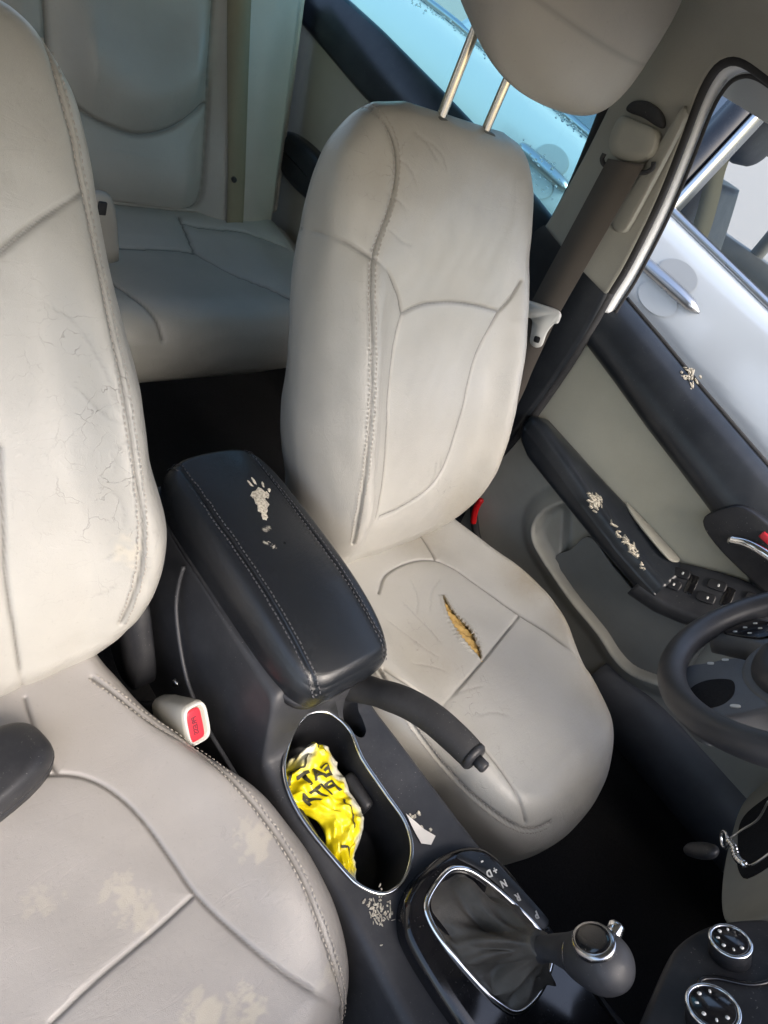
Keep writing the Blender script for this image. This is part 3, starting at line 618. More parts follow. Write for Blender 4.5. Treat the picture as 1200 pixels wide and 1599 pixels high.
def build_seat(xc, side, label, seams_b, seams_c, stitch_b, stitch_c, spots_b, spots_c, cracks_b, cracks_c, tear=None, dy=0.0, tilt=0.0, grime_b=(), grime_c=(), bk={}, ck={}, wb=(), wc=(), hide='leather_beige'):
    """side = +1 when the inboard edge is at +x."""
    t = thing('bucket_seat', label, 'car seat', (xc, .2 + dy, .02), 'front seats')
    off = np.array([xc, dy, 0])
    # back
    G = seat_backrest(**bk); V, Nf, disp, sm, _ = carve(G, True, [np.array(s) for s in seams_b])
    W0 = V.copy(); wd_, ws_ = creases(V, wb); sm = np.maximum(sm, ws_)
    V = V + Nf*(disp + wd_ + undulate(V, 3 + side))[:, None]
    def masks(V, spots, cracks):
        st = np.zeros(len(V)); cr = np.zeros(len(V)); di = np.zeros(len(V))
        for (c, r, s, a) in spots:
            c = np.array(c); flat = c[2] < .34; g = np.random.default_rng(s); rot = g.uniform(1.6, 2.6)
            st = np.maximum(st, a*blob_mask(V, c, r*.85, s, .85, .6))
            for k in range(4):
                q = rot + (k - 1.5)*.52; d2 = np.array([math.cos(q), math.sin(q)])*r*(1.25 + .12*(k in (1, 2)))
                p = c + (np.array([d2[0], d2[1], 0]) if flat else np.array([d2[0], .42*d2[1], .9*d2[1]]))
                st = np.maximum(st, a*.70*blob_mask(V, p, r*.40, s + k, .9, .8))
        for (c, r, a) in cracks: cr = np.maximum(cr, a*np.exp(-(np.linalg.norm(V - np.array(c), axis=1)/r)**2))
        return st, cr, di
    st, cr, di = masks(V, spots_b, cracks_b)
    for (c, r, a) in grime_b: di = np.maximum(di, a*np.exp(-(np.linalg.norm(V - np.array(c), axis=1)/r)**2))
    ns, nt = G.shape[:2]
    F = grid_faces(ns, nt, True).tolist(); F.append([(ns-1)*nt + j for j in range(nt)]); F.append(list(range(nt))[::-1])
    b = mesh('backrest', recline(V, tilt) + off, F, 'leather_beige', t, attr=dict(seam=sm, stain=st, crack=cr, dirt=di))
    for L, sides in stitch_b:
        L = smooth(L, 160); n, P = nearest_n(W0, Nf, L)
        for s in sides:
            v, f = stitches(P, n, s); mesh('stitching', recline(v, tilt) + off, f, 'stitch', b, kind='stuff')
    # cushion
    G = seat_cushion(**ck); V, Nf, disp, sm, _ = carve(G, True, [np.array(s) for s in seams_c])
    W0 = V.copy(); wd_, ws_ = creases(V, wc); sm = np.maximum(sm, ws_)
    V = V + Nf*(disp + wd_ + undulate(V, 9 + side))[:, None]
    st, cr, di = masks(V, spots_c, cracks_c)
    for (c, r, a) in grime_c: di = np.maximum(di, a*np.exp(-(np.linalg.norm(V - np.array(c), axis=1)/r)**2))
    ns, nt = G.shape[:2]; F = grid_faces(ns, nt, True); F0 = list(range(nt))[::-1]
    if tear is not None:
        L, wid = tear; L = smooth(L, 120); wd = np.interp(np.linspace(0, 1, 120), *wid)
        d = np.sqrt(((V[:, None, :2] - L[None, :, :2])**2).sum(-1)); k = d.argmin(1); dd = d.min(1); w = wd[k]
        w = w*(1 + .12*np.sin(k*.9) + .1*np.sin(k*2.3))
        inside = (dd < w) & (V[:, 2] > .25)
        V[:, 2] += .0022*np.exp(-((dd - w - .002)/.004)**2)*(w > .0008)*(dd >= w)
        keep = ~inside[F].all(1); F = F[keep]
        di = np.maximum(di, .8*np.exp(-(np.maximum(dd - w, 0)/.0016)**2)*(V[:, 2] > .25)*(w > .0008))
    Fl = F.tolist(); Fl.append(F0)
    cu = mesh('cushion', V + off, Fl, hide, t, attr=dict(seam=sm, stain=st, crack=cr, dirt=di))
    if tear is not None:
        gx = np.linspace(L[:, 0].min() - .02, L[:, 0].max() + .02, 50); gy = np.linspace(L[:, 1].min() - .02, L[:, 1].max() + .02, 50)
        X, Y = np.meshgrid(gx, gy); zc = np.interp(Y.ravel(), np.sort(L[:, 1]), L[np.argsort(L[:, 1]), 2]).reshape(X.shape)
        fd = np.sqrt(((np.stack([X.ravel(), Y.ravel()], 1)[:, None] - L[None, :, :2])**2).sum(-1)); fw = wd[fd.argmin(1)]; fd = fd.min(1).reshape(X.shape); fw = fw.reshape(X.shape)
        zc = zc - .014*sstep(.002, .012, fd - fw)
        Z = zc - .0045 + .0014*np.sin(X*420 + Y*190) + .001*np.sin(Y*610 - X*130)
        mesh('torn_foam', np.stack([X, Y, Z], -1).reshape(-1, 3) + off, grid_faces(50, 50)[:, ::1], 'foam', cu, label='exposed yellow foam in the torn seat cushion')
    for L, sides in stitch_c:
        L = smooth(L, 200); n, P = nearest_n(W0, Nf, L)
        for s in sides: mesh('stitching', *[(q + off if i == 0 else q) for i, q in enumerate(stitches(P, n, s))], 'stitch', cu, kind='stuff')
    # head restraint on two steel posts
    h = headrest_grid(); ns, nt = h.shape[:2]
    Fh = grid_faces(ns, nt, True).tolist(); Fh.append([(ns-1)*nt + j for j in range(nt)]); Fh.append(list(range(nt))[::-1])
    z0 = np.zeros(ns*nt); line = .5*np.exp(-((h.reshape(-1, 3)[:, 2] - 1.012 - .25*h.reshape(-1, 3)[:, 0]**2)/.0025)**2)
    mesh('headrest', recline(h.reshape(-1, 3), tilt) + off, [f[::-1] for f in Fh], 'leather_beige', t, attr=dict(seam=line*.8, stain=z0, crack=z0, dirt=z0))
    for sx in (-1, 1):
        P = np.array([(.047*sx, .668, .80), (.047*sx, .671, .86), (.047*sx, .676, .93), (.047*sx, .680, 1.0)])
        v, f = g_tube(smooth(P, 24), .0062, 14); mesh('headrest_post', recline(v, tilt) + off, f, 'steel_post', t)
        v, f = g_box((.047*sx, .672, .862), (.030, .026, .014), .005, 3)
        mesh('post_guide', recline(v, tilt) + off, f, 'plastic_greige', t)
    # seat base rail and hinge cover
    v, f = g_box((0, .20, .085), (.40, .44, .13), .02, 2); mesh('seat_base', v + off, f, 'carpet', t)
    P = [(.40, .20), (.43, .26), (.47, .31), (.52, .33), (.545, .30), (.53, .24), (.49, .20), (.44, .17)]
    v, f = g_prism(smooth(P, 40, True), (side*.205, 0, 0), (0, 1, 0), (0, 0, 1), .016, .005, 3, .012)
    mesh('hinge_cover', v + off, f, 'plastic_black', t)
    return t
driver = build_seat(.332, -1, 'beige leather driver seat with yellow foam showing through a tear in its cushion', *SEATARGS_D, wb=WR_Db, wc=WR_Dc, grime_b=[((.19, .46, .45), .07, .50), ((.15, .44, .36), .07, .45), ((-.15, .63, .81), .06, .25), ((-.12, .66, .84), .05, .22)], grime_c=[((.19, .25, .316), .05, .52), ((.20, .15, .31), .05, .55), ((.15, .03, .31), .06, .45), ((.0, -.06, .28), .08, .32), ((-.10, .22, .30), .07, .30), ((.06, .42, .29), .06, .35), ((-.17, .10, .30), .05, .30)])
passenger = build_seat(-.315, 1, 'beige leather passenger seat with pale scuffs and no tear', *SEATARGS_P, wb=WR_Pb, hide='leather_shaded', tilt=6.0, bk=dict(top=.95, low=1.10), ck=dict(front=1.03, rear=.89))

# ------------------------------------------------------------------ centre console
CUP = [(.012, .234), (.034, .222), (.044, .192), (.036, .153), (.036, .105), (.036, .065), (.022, .037), (-.006, .020), (-.034, .021), (-.052, .038),
       (-.061, .062), (-.071, .126), (-.069, .167), (-.057, .196), (-.032, .219), (-.008, .232)]
console = thing('center_console', 'black plastic centre console with cup holder and padded armrest between the front seats', 'console', (.012, .2, .02))
def boolean_cut(name, A, cutters, mat, parent, sharp=40):
    ma = bpy.data.meshes.new('a'); ma.from_pydata(np.asarray(A[0]).tolist(), [], A[1]); oa = bpy.data.objects.new('a', ma); COL.objects.link(oa)
    extra = [oa]
    for Cg in cutters:
        mb = bpy.data.meshes.new('b'); mb.from_pydata(np.asarray(Cg[0]).tolist(), [], Cg[1]); ob = bpy.data.objects.new('b', mb); COL.objects.link(ob); extra.append(ob)
        bm = bmesh.new(); bm.from_mesh(mb); bmesh.ops.recalc_face_normals(bm, faces=bm.faces); bm.to_mesh(mb); bm.free()
        md = oa.modifiers.new('cut', 'BOOLEAN'); md.operation = 'DIFFERENCE'; md.object = ob; md.solver = 'EXACT'
    bm = bmesh.new(); bm.from_mesh(ma); bmesh.ops.recalc_face_normals(bm, faces=bm.faces); bm.to_mesh(ma); bm.free()
    dg = bpy.context.evaluated_depsgraph_get(); dg.update()
    me = bpy.data.meshes.new_from_object(oa.evaluated_get(dg))
    V = np.array([v.co[:] for v in me.vertices]); F = [list(p.vertices) for p in me.polygons]
    for o in extra:
        m = o.data; bpy.data.objects.remove(o); bpy.data.meshes.remove(m)
    bpy.data.meshes.remove(me)
    return mesh(name, V, F, mat, parent, sharp=sharp)
def console_block():
    ys = np.concatenate([np.linspace(.585, .567, 6), np.linspace(.56, .262, 18), np.linspace(.255, .205, 12), np.linspace(.19, -.02, 12), np.linspace(-.05, -.52, 16)])
    G = []
    for y in ys:
        wt = spl([-.52, -.10, .0, .20, .26, .45, .57, .585], [.105, .105, .098, .090, .078, .074, .072, .066], y)
        wb = wt + .018
        zt = spl([-.52, -.25, -.05, .19, .205, .255, .567, .585], [.36, .325, .303, .300, .302, .384, .384, .372], y)
        r = .014; c = .012
        p = [(-wb, .02), (-wb + .006, zt*.55)]
        for k in range(6):
            f = k/5*np.pi/2; p.append((-wt + r - r*np.cos(f), zt - r + r*np.sin(f)))
        q = p + [(-a, b) for a, b in p[::-1]]
        G.append([(c + a, y, b) for a, b in q])
    return g_grid(np.array(G), True, True, True)
cup_o = smooth(CUP, 120, True)
A = console_block()
cut1 = g_prism(cup_o, (0, 0, .215), (1, 0, 0), (0, 1, 0), .15)
slot_o = smooth([(.050, .224), (.070, .224), (.072, .20), (.066, .180), (.054, .176), (.047, .190), (.046, .21)], 40, True)
cut2 = g_prism(slot_o, (0, 0, .26), (1, 0, 0), (0, 1, 0), .10)
body = boolean_cut('console_body', A, [cut1, cut2], 'plastic_grey', console)
# cup-holder well and its bright rim
cy_o = smooth(CUP, 160, True)
rows = []
cen = cy_o.mean(0)
for z, k in ((.304, 1.0), (.295, .992), (.26, .97), (.225, .94), (.219, .9), (.218, .6), (.2185, .02)):
    q = cen + (cy_o - cen)*k*.995; rows.append(np.column_stack([q, np.full(len(q), z)]))
well = mesh('cup_holder', *g_grid(np.array(rows), True), 'plastic_black', console)
rim = np.column_stack([cen + (cy_o - cen)*1.0, np.full(160, .3035)])
mesh('cup_rim', *g_tube(rim, .0024, 10, closed=True, sx=1.0), 'chrome', well)
# two shallow dividers half way along the well
for yy, xx in ((.128, -.058), (.128, .026)):
    v, f = g_box((xx, yy, .25), (.016, .05, .055), .007, 3); mesh('cup_divider', v, f, 'plastic_black', well)
# the bright side seam of the storage bin, screws
R_ = [(-.0685, .452, .376), (-.0745, .443, .352), (-.081, .425, .325), (-.0865, .389, .293), (-.090, .350, .268), (-.0925, .302, .258), (-.094, .232, .262), (-.096, .17, .27)]
Rp = smooth(R_, 60)
mesh('side_seam', *g_tube(Rp, .0028, 8), 'plastic_grey', console)
for (y, z) in ((.443, .228), (.371, .236)):
    P = np.array([(-.088, y, z), (-.092, y, z)]); mesh('screw', *g_tube(P, [.006, .005], 14), 'chrome_dull', console)
# armrest lid
G = lid_grid(); LW = G.reshape(-1, 3)
def lid_line(x0, x1, off=0.0):
    """Seam that runs the length of the lid over both ends; returned in surface order."""
    pts = []
    for y in np.linspace(.217, .577, 90):
        u = (y - .217)/.360; x = x0 + (x1 - x0)*u
        k = np.argmin((LW[:, 0] - x)**2*1.0 + (LW[:, 1] - y)**2 + np.where(LW[:, 2] < .405, 1, 0)); pts.append(LW[k])
    pts = np.array(pts); k = np.ones(7)/7
    sm_ = np.stack([np.convolve(np.pad(pts[:, j], 3, mode='edge'), k, 'valid') for j in range(3)], 1)
    return sm_
lidL = lid_line(-.036, -.034); lidR = lid_line(.072, .074)
V, Nf, disp, sm, dm = carve(G, True, [lidL, lidR], width=.0016, depth=.0022, puff=.0012, puffw=.012)
V2 = V + Nf*disp[:, None]
edge = sstep(.80, 1.0, np.abs((V2[:, 0] - .020)/.080))*0
nr, nt = G.shape[:2]; F = grid_faces(nr, nt, True).tolist(); F.append([(nr-1)*nt + j for j in range(nt)])
z0 = np.zeros(len(V2))
scuff = np.zeros(len(V2))
for c, r, s in (((.012, .425, .446), .004, 1), ((.0, .405, .446), .003, 2), ((.006, .398, .446), .003, 3)): scuff = np.maximum(scuff, .6*blob_mask(V2, c, r, s, 1.2))
lid = mesh('armrest_lid', V2, F, 'leather_black', console, attr=dict(seam=sm, stain=scuff, crack=z0, dirt=z0))
for L in (lidL, lidR):
    n, P = nearest_n(V, Nf, L)
    for s in (-1, 1): mesh('stitching', *stitches(smooth(P, 120), smooth(n, 120), s, off=.0042), 'stitch_dark', lid, kind='stuff')
b_o = superloop(.082, .176, 5.6, 160)
mesh('lid_base', *g_prism(b_o + np.array([.021, .397]), (0, 0, .3715), (1, 0, 0), (0, 1, 0), .010, .003), 'plastic_black', lid)
# worn-through patch on the lid in the shape of a splayed paw
def flake_patch(name, chips, mat, parent, label=None, seed=1, thick=.0012):
    """Small lifted chips: (centre, axis u, axis v, half-length, half-width)."""
    g = np.random.default_rng(seed); items = []
    for (c, u, v, a, b) in chips:
        c = np.array(c, float); u = unit(u); n = unit(np.cross(u, v)); v = np.cross(n, u)
        m = 11; f = np.linspace(0, 2*np.pi, m, endpoint=False); rr = 1 + g.uniform(-.28, .28, m)
        tilt = g.uniform(-.5, .5)
        ring = [c + u*a*math.cos(q)*k + v*b*math.sin(q)*k + n*(thick + a*.22*tilt*math.cos(q)) for q, k in zip(f, rr)]
        base = [c + u*a*math.cos(q)*k*1.03 + v*b*math.sin(q)*k*1.03 - n*.002 for q, k in zip(f, rr)]
        V = base + ring + [c + n*thick*1.6]
        F = [[i, (i+1) % m, m + (i+1) % m, m + i] for i in range(m)] + [[m + i, m + (i+1) % m, 2*m] for i in range(m)]
        items.append((V, F))
    v, f = join_geo(items)
    return mesh(name, v, f, mat, parent, flat=True, label=label, kind='stuff')
chips = []
zl = .4500
for (x, y, a, b, ang) in ((.030, .452, .016, .0085, 70), (.034, .462, .011, .009, 60), (.024, .441, .011, .006, 75), (.040, .470, .008, .005, 100), (.028, .468, .007, .004, 40), (.020, .430, .006, .0035, 70),
                          (.034, .486, .006, .0018, 95), (.042, .489, .0065, .0018, 85), (.051, .481, .006, .0018, 70), (.054, .470, .004, .0018, 60), (.045, .462, .006, .003, 60)):
    q = math.radians(ang); chips.append(((x, y + .012, zl - .014*((x - .020)/.08)**2 - .006*((y + .012 - .397)/.18)**2 - .0004), (math.cos(q), math.sin(q), 0), (-math.sin(q), math.cos(q), 0), a, b))
flake_patch('peeled_patch', chips, 'flake', lid, 'pale worn patch shaped like a splayed paw', 3, .0005)
# shifter surround: glossy bezel, bright frame, gate strip
BZ = smooth([(-.046, -.012), (-.022, .008), (.02, .015), (.062, .008), (.094, -.012), (.106, -.05), (.108, -.12), (.106, -.20), (.092, -.275), (-.02, -.275), (-.046, -.21), (-.054, -.11), (-.054, -.04)], 120, True)
bezel = mesh('shifter_bezel', *g_prism(BZ, (0, 0, .302), (1, 0, 0), (0, 1, 0), .026, .013, 6, .02), 'gloss_black', console)
RG = smooth([(-.013, -.010), (.018, -.003), (.040, -.006), (.058, -.024), (.074, -.065), (.084, -.108), (.078, -.135), (.042, -.146), (.006, -.142), (-.009, -.122), (-.018, -.085), (-.023, -.048), (-.022, -.024)], 140, True)
ring3 = np.column_stack([RG, np.full(140, .3285)])
mesh('chrome_frame', *g_tube(ring3, .0036, 10, closed=True), 'chrome', bezel)
ST = smooth([(.050, .002), (.068, -.002), (.083, -.016), (.094, -.045), (.104, -.105), (.100, -.114), (.089, -.112), (.083, -.085), (.075, -.050), (.064, -.022)], 60, True)
strip = mesh('gate_strip', *g_prism(ST, (0, 0, .3275), (1, 0, 0), (0, 1, 0), .0014, .0006), 'plastic_navy', bezel)
for ch, x, y in (('P', .094, -.098), ('R', .087, -.072), ('N', .082, -.052), ('D', .0735, -.034), ('+', .083, -.036), ('-', .075, -.021)):
    mesh('gate_letter', *text_geo(ch, .0105, (x, y, .3293), unit((-1, .30, 0)), unit((-.30, -1, 0)), .0003, bold=True), 'print_white', strip)
chips = []
g_ = np.random.default_rng(5)
for k in range(70):
    a = g_.uniform(0, 6.28); x, y = -.050 + g_.normal()*.008, .012 + g_.normal()*.009; q = g_.uniform(0, 3.1)
    chips.append(((x, y, .3025), (math.cos(q), math.sin(q), 0), (-math.sin(q), math.cos(q), 0), g_.uniform(.0008, .0030), g_.uniform(.0004, .0013)))
flake_patch('scratched_patch', chips, 'flake', body, 'pale scratched patch in front of the cup holder', 8, .0003); chips = []
for k in range(9):
    x, y = .050 + g_.normal()*.008, .055 + g_.normal()*.012; q = g_.uniform(0, 3.1)
    chips.append(((x, y, .3025), (math.cos(q), math.sin(q), 0), (-math.sin(q), math.cos(q), 0), g_.uniform(.001, .003), g_.uniform(.0008, .002)))

flake_patch('scratched_patch', chips, 'flake', body, 'small pale scratches beside the paper scrap', 9, .0003)
# ------------------------------------------------------------------ gear lever
gear = thing('gear_lever', 'black and silver automatic gear lever with leather boot', 'gear lever', (.022, -.10, .30))
n_t = 140; rows = []
stick = np.array([.026, -.104])
for k, u in enumerate(np.linspace(0, 1, 40)):
    z = .3275 + .072*u**1.7
    s = (1 - u)**1.15
    cen_k = RG.mean(0)*(1 - u**.8) + stick*u**.8
    base = (RG - RG.mean(0))*(.97*s + .0) ; ang = np.arctan2(base[:, 1], base[:, 0])
    ringr = np.stack([np.cos(np.arctan2(RG[:, 1] - RG[:, 1].mean(), RG[:, 0] - RG[:, 0].mean())), np.sin(np.arctan2(RG[:, 1] - RG[:, 1].mean(), RG[:, 0] - RG[:, 0].mean()))], 1)*.013
    fold = 1 + (.20*np.sin(5*ang + 2.2*u) + .13*np.sin(9*ang - 3*u + 1) + .06*np.sin(17*ang + 6*u))*np.sin(np.pi*min(u*1.10, 1))**.7*float(sstep(0, .45, u))
    bulge = 1 + .10*np.sin(np.pi*u)
    q = cen_k + (base*bulge + ringr*u**.7)*fold[:, None]
    zz = z + (.007*np.sin(4*ang + 5*u) + .004*np.sin(11*ang - 7*u))*np.sin(np.pi*u)
    rows.append(np.column_stack([q, zz]))
mesh('boot', *g_grid(np.array(rows), True, False, True), 'boot_leather', gear)
ax_p = smooth([(.026, -.104, .375), (.0235, -.108, .41), (.019, -.114, .435), (.013, -.122, .462), (.006, -.130, .492), (.003, -.133, .507)], 60)
rad = spl([0, .12, .2, .45, .62, .8, .92, .98, 1], [.012, .012, .0115, .0155, .022, .0255, .021, .011, .001], np.linspace(0, 1, 60))
knob = mesh('knob', *g_tube(ax_p, rad, 36), 'plastic_grey', gear)
kc = np.array([.009, -.127, .478]); kd = unit((-.15, .80, .58)); ku = unit(np.cross(kd, (0, 1, .2))); kv = np.cross(kd, ku)
f = np.linspace(0, 2*np.pi, 48, endpoint=False); circ = np.stack([np.cos(f), np.sin(f)], 1)
mesh('silver_ring', *g_prism(circ*np.array([.0185, .021]), kc + kd*.0175, ku, kv, .0085, .004, 4, .01), 'silver_knob', knob)
dome = np.array([[kc + kd*(.0255 + .0022*math.cos(t)) + (ku*math.cos(a)*.0150 + kv*math.sin(a)*.0172)*math.sin(t) for a in f] for t in np.linspace(.02, np.pi/2, 10)])
mesh('knob_cap', *g_grid(dome, True, True), 'gloss_black', knob)
P = np.array([kc + np.array((.020, .004, .004)), kc + np.array((.033, .008, .008)), kc + np.array((.035, .0085, .0085))])
mesh('release_button', *g_tube(P, [.0075, .0075, .006], 20), 'chrome', knob)
P = smooth([(.0135, -.1185, .452), (.013, -.119, .4545)], 4); mesh('knob_collar', *g_tube(P, .0192, 30), 'silver_knob', knob)
# ------------------------------------------------------------------ parking brake
brake = thing('parking_brake', 'black parking brake lever pulled up beside the cup holder', 'hand brake', (.075, .24, .29))
bp = smooth([(.068, .270, .285), (.070, .240, .318), (.076, .205, .352), (.082, .17, .380), (.085, .135, .399), (.086, .10, .410), (.086, .074, .416)], 70)
br = spl([0, .2, .4, .5, .75, .95, 1], [.020, .020, .0175, .0185, .0185, .0175, .0165], np.linspace(0, 1, 70))
lev = mesh('lever', *g_tube(bp, br, 28), 'rubber', brake)
e = bp[-1]; d = unit(bp[-1] - bp[-3])
mesh('end_cap', *g_tube(np.array([e - d*.002, e + d*.003, e + d*.006]), [.0172, .0172, .0145], 28), 'plastic_black', lev)
mesh('release_button', *g_tube(np.array([e + d*.004, e + d*.018, e + d*.020]), [.0072, .0072, .0055], 18), 'plastic_black', lev)
# ------------------------------------------------------------------ belt buckles
def buckle(label, c, d, w, grp):
    c = np.array(c, float); d = unit(d); w = unit(w); x = np.cross(w, d); M = Matrix((x.tolist(), w.tolist(), d.tolist())).transposed()
    t = thing('belt_buckle', label, 'seat belt buckle', tuple(c - d*.07), grp)
    L = []
    for s, hx, hw, sh in ((-.078, .009, .013, 0), (-.070, .012, .019, 0), (-.05, .0145, .0225, 0), (-.02, .016, .0245, 0), (-.004, .0165, .0255, 0), (0, .0155, .0245, 0)):
        q = superloop(hx, hw, 3.6, 60); L.append(c + d*s + q[:, :1]*x + q[:, 1:]*w)
    hs = mesh('housing', *g_grid(np.array(L), True, True, True), 'plastic_beige', t)
    q = superloop(.0155, .0245, 3.8, 60); q2 = superloop(.0128, .0215, 4, 60)
    G = np.array([c + d*.0 + q[:, :1]*x + q[:, 1:]*w, c + d*.003 + q[:, :1]*x*.97 + q[:, 1:]*w*.97, c + d*.003 + q2[:, :1]*x + q2[:, 1:]*w, c - d*.003 + q2[:, :1]*x*.97 + q2[:, 1:]*w*.97])
    mesh('face_frame', *g_grid(G, True, False, True), 'tongue_white', t)
    bx = c + x*.0028 - d*.002
    o2 = superloop(.0098, .0195, 5, 48)
    bt = mesh('press_button', *g_prism(o2, bx, x, w, .0052, .0018, 4), 'red_plastic', t)
    mesh('press_text', *text_geo('PRESS', .0088, bx + d*.0054 + x*.001, w, x, .0002, bold=True), 'print_maroon', bt)
    o3 = superloop(.0022, .0165, 5, 32)
    mesh('tongue_slot', *g_prism(o3, c - x*.0098 - d*.003, x, w, .0012, 0), 'gloss_black', t)
    stalk = smooth([tuple(c - d*.075), tuple(c - d*.11 + np.array((0, 0, -.01))), tuple(c - d*.15 + np.array((0, .01, -.06)))], 12)
    mesh('stalk', *g_tube(stalk, [.009]*12, 12), 'plastic_black', t)
    return t
buckle('beige belt buckle with red press button beside the scuffed passenger seat', (-.117, .292, .294), (0.10, -.70, .70), (0, -.70, -.70), 'front belt buckles')
buckle('beige belt buckle mostly hidden behind the armrest lid by the torn seat', (.118, .262, .285), (-.10, -.60, .75), (0, -.75, -.60), 'front belt buckles')
# ------------------------------------------------------------------ crumpled snack wrapper in the cup holder
WL = smooth([(.001, .207), (-.030, .204), (-.053, .190), (-.061, .168), (-.053, .144), (-.040, .121), (-.049, .090), (-.049, .066), (-.044, .048)], 90)
WR = smooth([(.005, .206), (.021, .196), (.020, .160), (.017, .130), (.013, .104), (-.004, .083), (-.024, .068), (-.030, .058), (-.037, .047)], 90)
CR_U, CR_V = 26, 13
_g = np.random.default_rng(21); CR = _g.uniform(-1, 1, (CR_U, CR_V)); CR += .7*np.sin(np.arange(CR_U)[:, None]*1.9 + np.arange(CR_V)[None]*.8)
CRX = _g.uniform(-1, 1, (CR_U, CR_V, 2))
def table(T, u, v):
    a = np.clip(u, 0, 1)*(CR_U - 1); b = np.clip(v, 0, 1)*(CR_V - 1); i = np.clip(a.astype(int), 0, CR_U - 2); j = np.clip(b.astype(int), 0, CR_V - 2); p, q = a - i, b - j
    if T.ndim == 3: p, q = p[..., None], q[..., None]
    return T[i, j]*(1 - p)*(1 - q) + T[i+1, j]*p*(1 - q) + T[i, j+1]*(1 - p)*q + T[i+1, j+1]*p*q
def wrap_pt(u, v):
    """u along (0 back, 1 front), v across (0 left, 1 right)."""
    u = np.asarray(u, float); v = np.asarray(v, float); s = u*89
    L = np.stack([np.interp(s, np.arange(90), WL[:, k]) for k in range(2)], -1); Rr = np.stack([np.interp(s, np.arange(90), WR[:, k]) for k in range(2)], -1)
    q = L + (Rr - L)*v[..., None]
    edgef = np.sin(np.pi*np.clip(v, 0, 1))**.6
    z = .270 + .018*edgef - .018*sstep(.62, 1, u) + .0036*table(CR, u, v) - .010*sstep(.12, 0, u)
    q = q + .0018*table(CRX, u, v)
    return np.stack([q[..., 0], q[..., 1], z], -1)
uu, vv = np.meshgrid(np.linspace(0, 1, 101), np.linspace(0, 1, 49), indexing='ij')
WG = wrap_pt(uu, vv)
wh = np.maximum(sstep(.76, .90, vv + .05*np.sin(uu*26) + .03*np.sin(uu*61)), sstep(.30, .12, uu + .04*np.sin(vv*14))*sstep(.62, .40, vv + .06*np.sin(uu*30)))
wh = np.maximum(wh, sstep(.90, .96, uu))
t = NT('wrapper_film'); a_ = t.attr('white')
c_ = t.mix(a_, t.mix(t.ramp(t.noise(40, 4), [(.4, 0.0), (.7, 1.0)]), (.82, .66, .006), (.90, .79, .03)), t.mix(t.noise(60, 4), (.55, .55, .42), (.72, .71, .60)))
t.set(c_, .24, 0, t.bump(t.noise(150, 5, .7), .3, .002))
wrapper = mesh('snack_wrapper', WG.reshape(-1, 3), grid_faces(101, 49)[:, ::-1], 'wrapper_film', None, flat=True, attr=dict(white=wh.ravel()))
tagged(wrapper, 'crumpled yellow and white snack wrapper stuffed into the cup holder', 'wrapper')
md = wrapper.modifiers.new('thick', 'SOLIDIFY'); md.thickness = .0003
def on_wrap(P2, lift=.0012):
    """Drop flat print, given in (u, v), onto the crumpled film."""
    return wrap_pt(P2[:, 0], P2[:, 1]) + np.array([0, 0, lift])
def wrap_text(s, size, u0, v0, ang):
    v, f = text_geo(s, size, (0, 0, 0), (1, 0, 0), (0, 1, 0), 0.0, mirror=True, bold=True)
    bm = bmesh.new(); vs_ = [bm.verts.new(p) for p in v]
    for q in f:
        try: bm.faces.new([vs_[i] for i in q])
        except ValueError: pass
    bmesh.ops.subdivide_edges(bm, edges=bm.edges[:], cuts=2, use_grid_fill=True); bmesh.ops.triangulate(bm, faces=bm.faces[:])
    bm.verts.index_update()
    P = np.array([p.co[:2] for p in bm.verts]); F = [[p.index for p in q.verts] for q in bm.faces]; bm.free()
    c, s_ = math.cos(ang), math.sin(ang)
    P = P @ np.array([[c, s_], [-s_, c]])
    Q = np.stack([u0 - P[:, 1]*1/.18, v0 + P[:, 0]/.062], 1)
    return on_wrap(Q), F
mesh('print_word', *wrap_text('EAT', .019, .32, .50, .25), 'print_dark', wrapper)
mesh('print_word', *wrap_text('PITA', .0195, .435, .42, .25), 'print_dark', wrapper)
def wrap_line(pts, w=.018):
    P = resample(np.array(pts), 60); T = np.gradient(P, axis=0); T /= np.linalg.norm(T, axis=1)[:, None]
    S = np.stack([-T[:, 1]*w*.35, T[:, 0]*w], 1)
    V = np.vstack([on_wrap(P - S, .0011), on_wrap(P + S, .0011)]); F = [[i, i+1, 61 + i, 60 + i] for i in range(59)]
    return V, F
for pts in ([(.33, .10), (.26, .12), (.265, .32), (.17, .34), (.175, .46)], [(.14, .62), (.10, .64), (.11, .78), (.17, .76)], [(.50, .70), (.54, .62), (.60, .74), (.66, .60), (.70, .66)], [(.78, .30), (.80, .6), (.86, .56)]):
    mesh('print_line', *wrap_line(pts), 'print_dark', wrapper)
# torn white paper scrap by the cup holder
PS = np.array([(.041, .072), (.052, .046), (.060, .032), (.048, .028), (.038, .036), (.0395, .052)])
pv, pf = g_prism(PS, (0, 0, .3032), (1, 0, 0), (0, 1, 0), .0006)
pv = np.array(pv); pv[:, 2] += .004*sstep(.05, .072, pv[:, 1])
tagged(mesh('paper_scrap', pv, pf, 'paper', None, flat=True), 'torn white paper scrap on the console between cup holder and driver seat', 'paper')
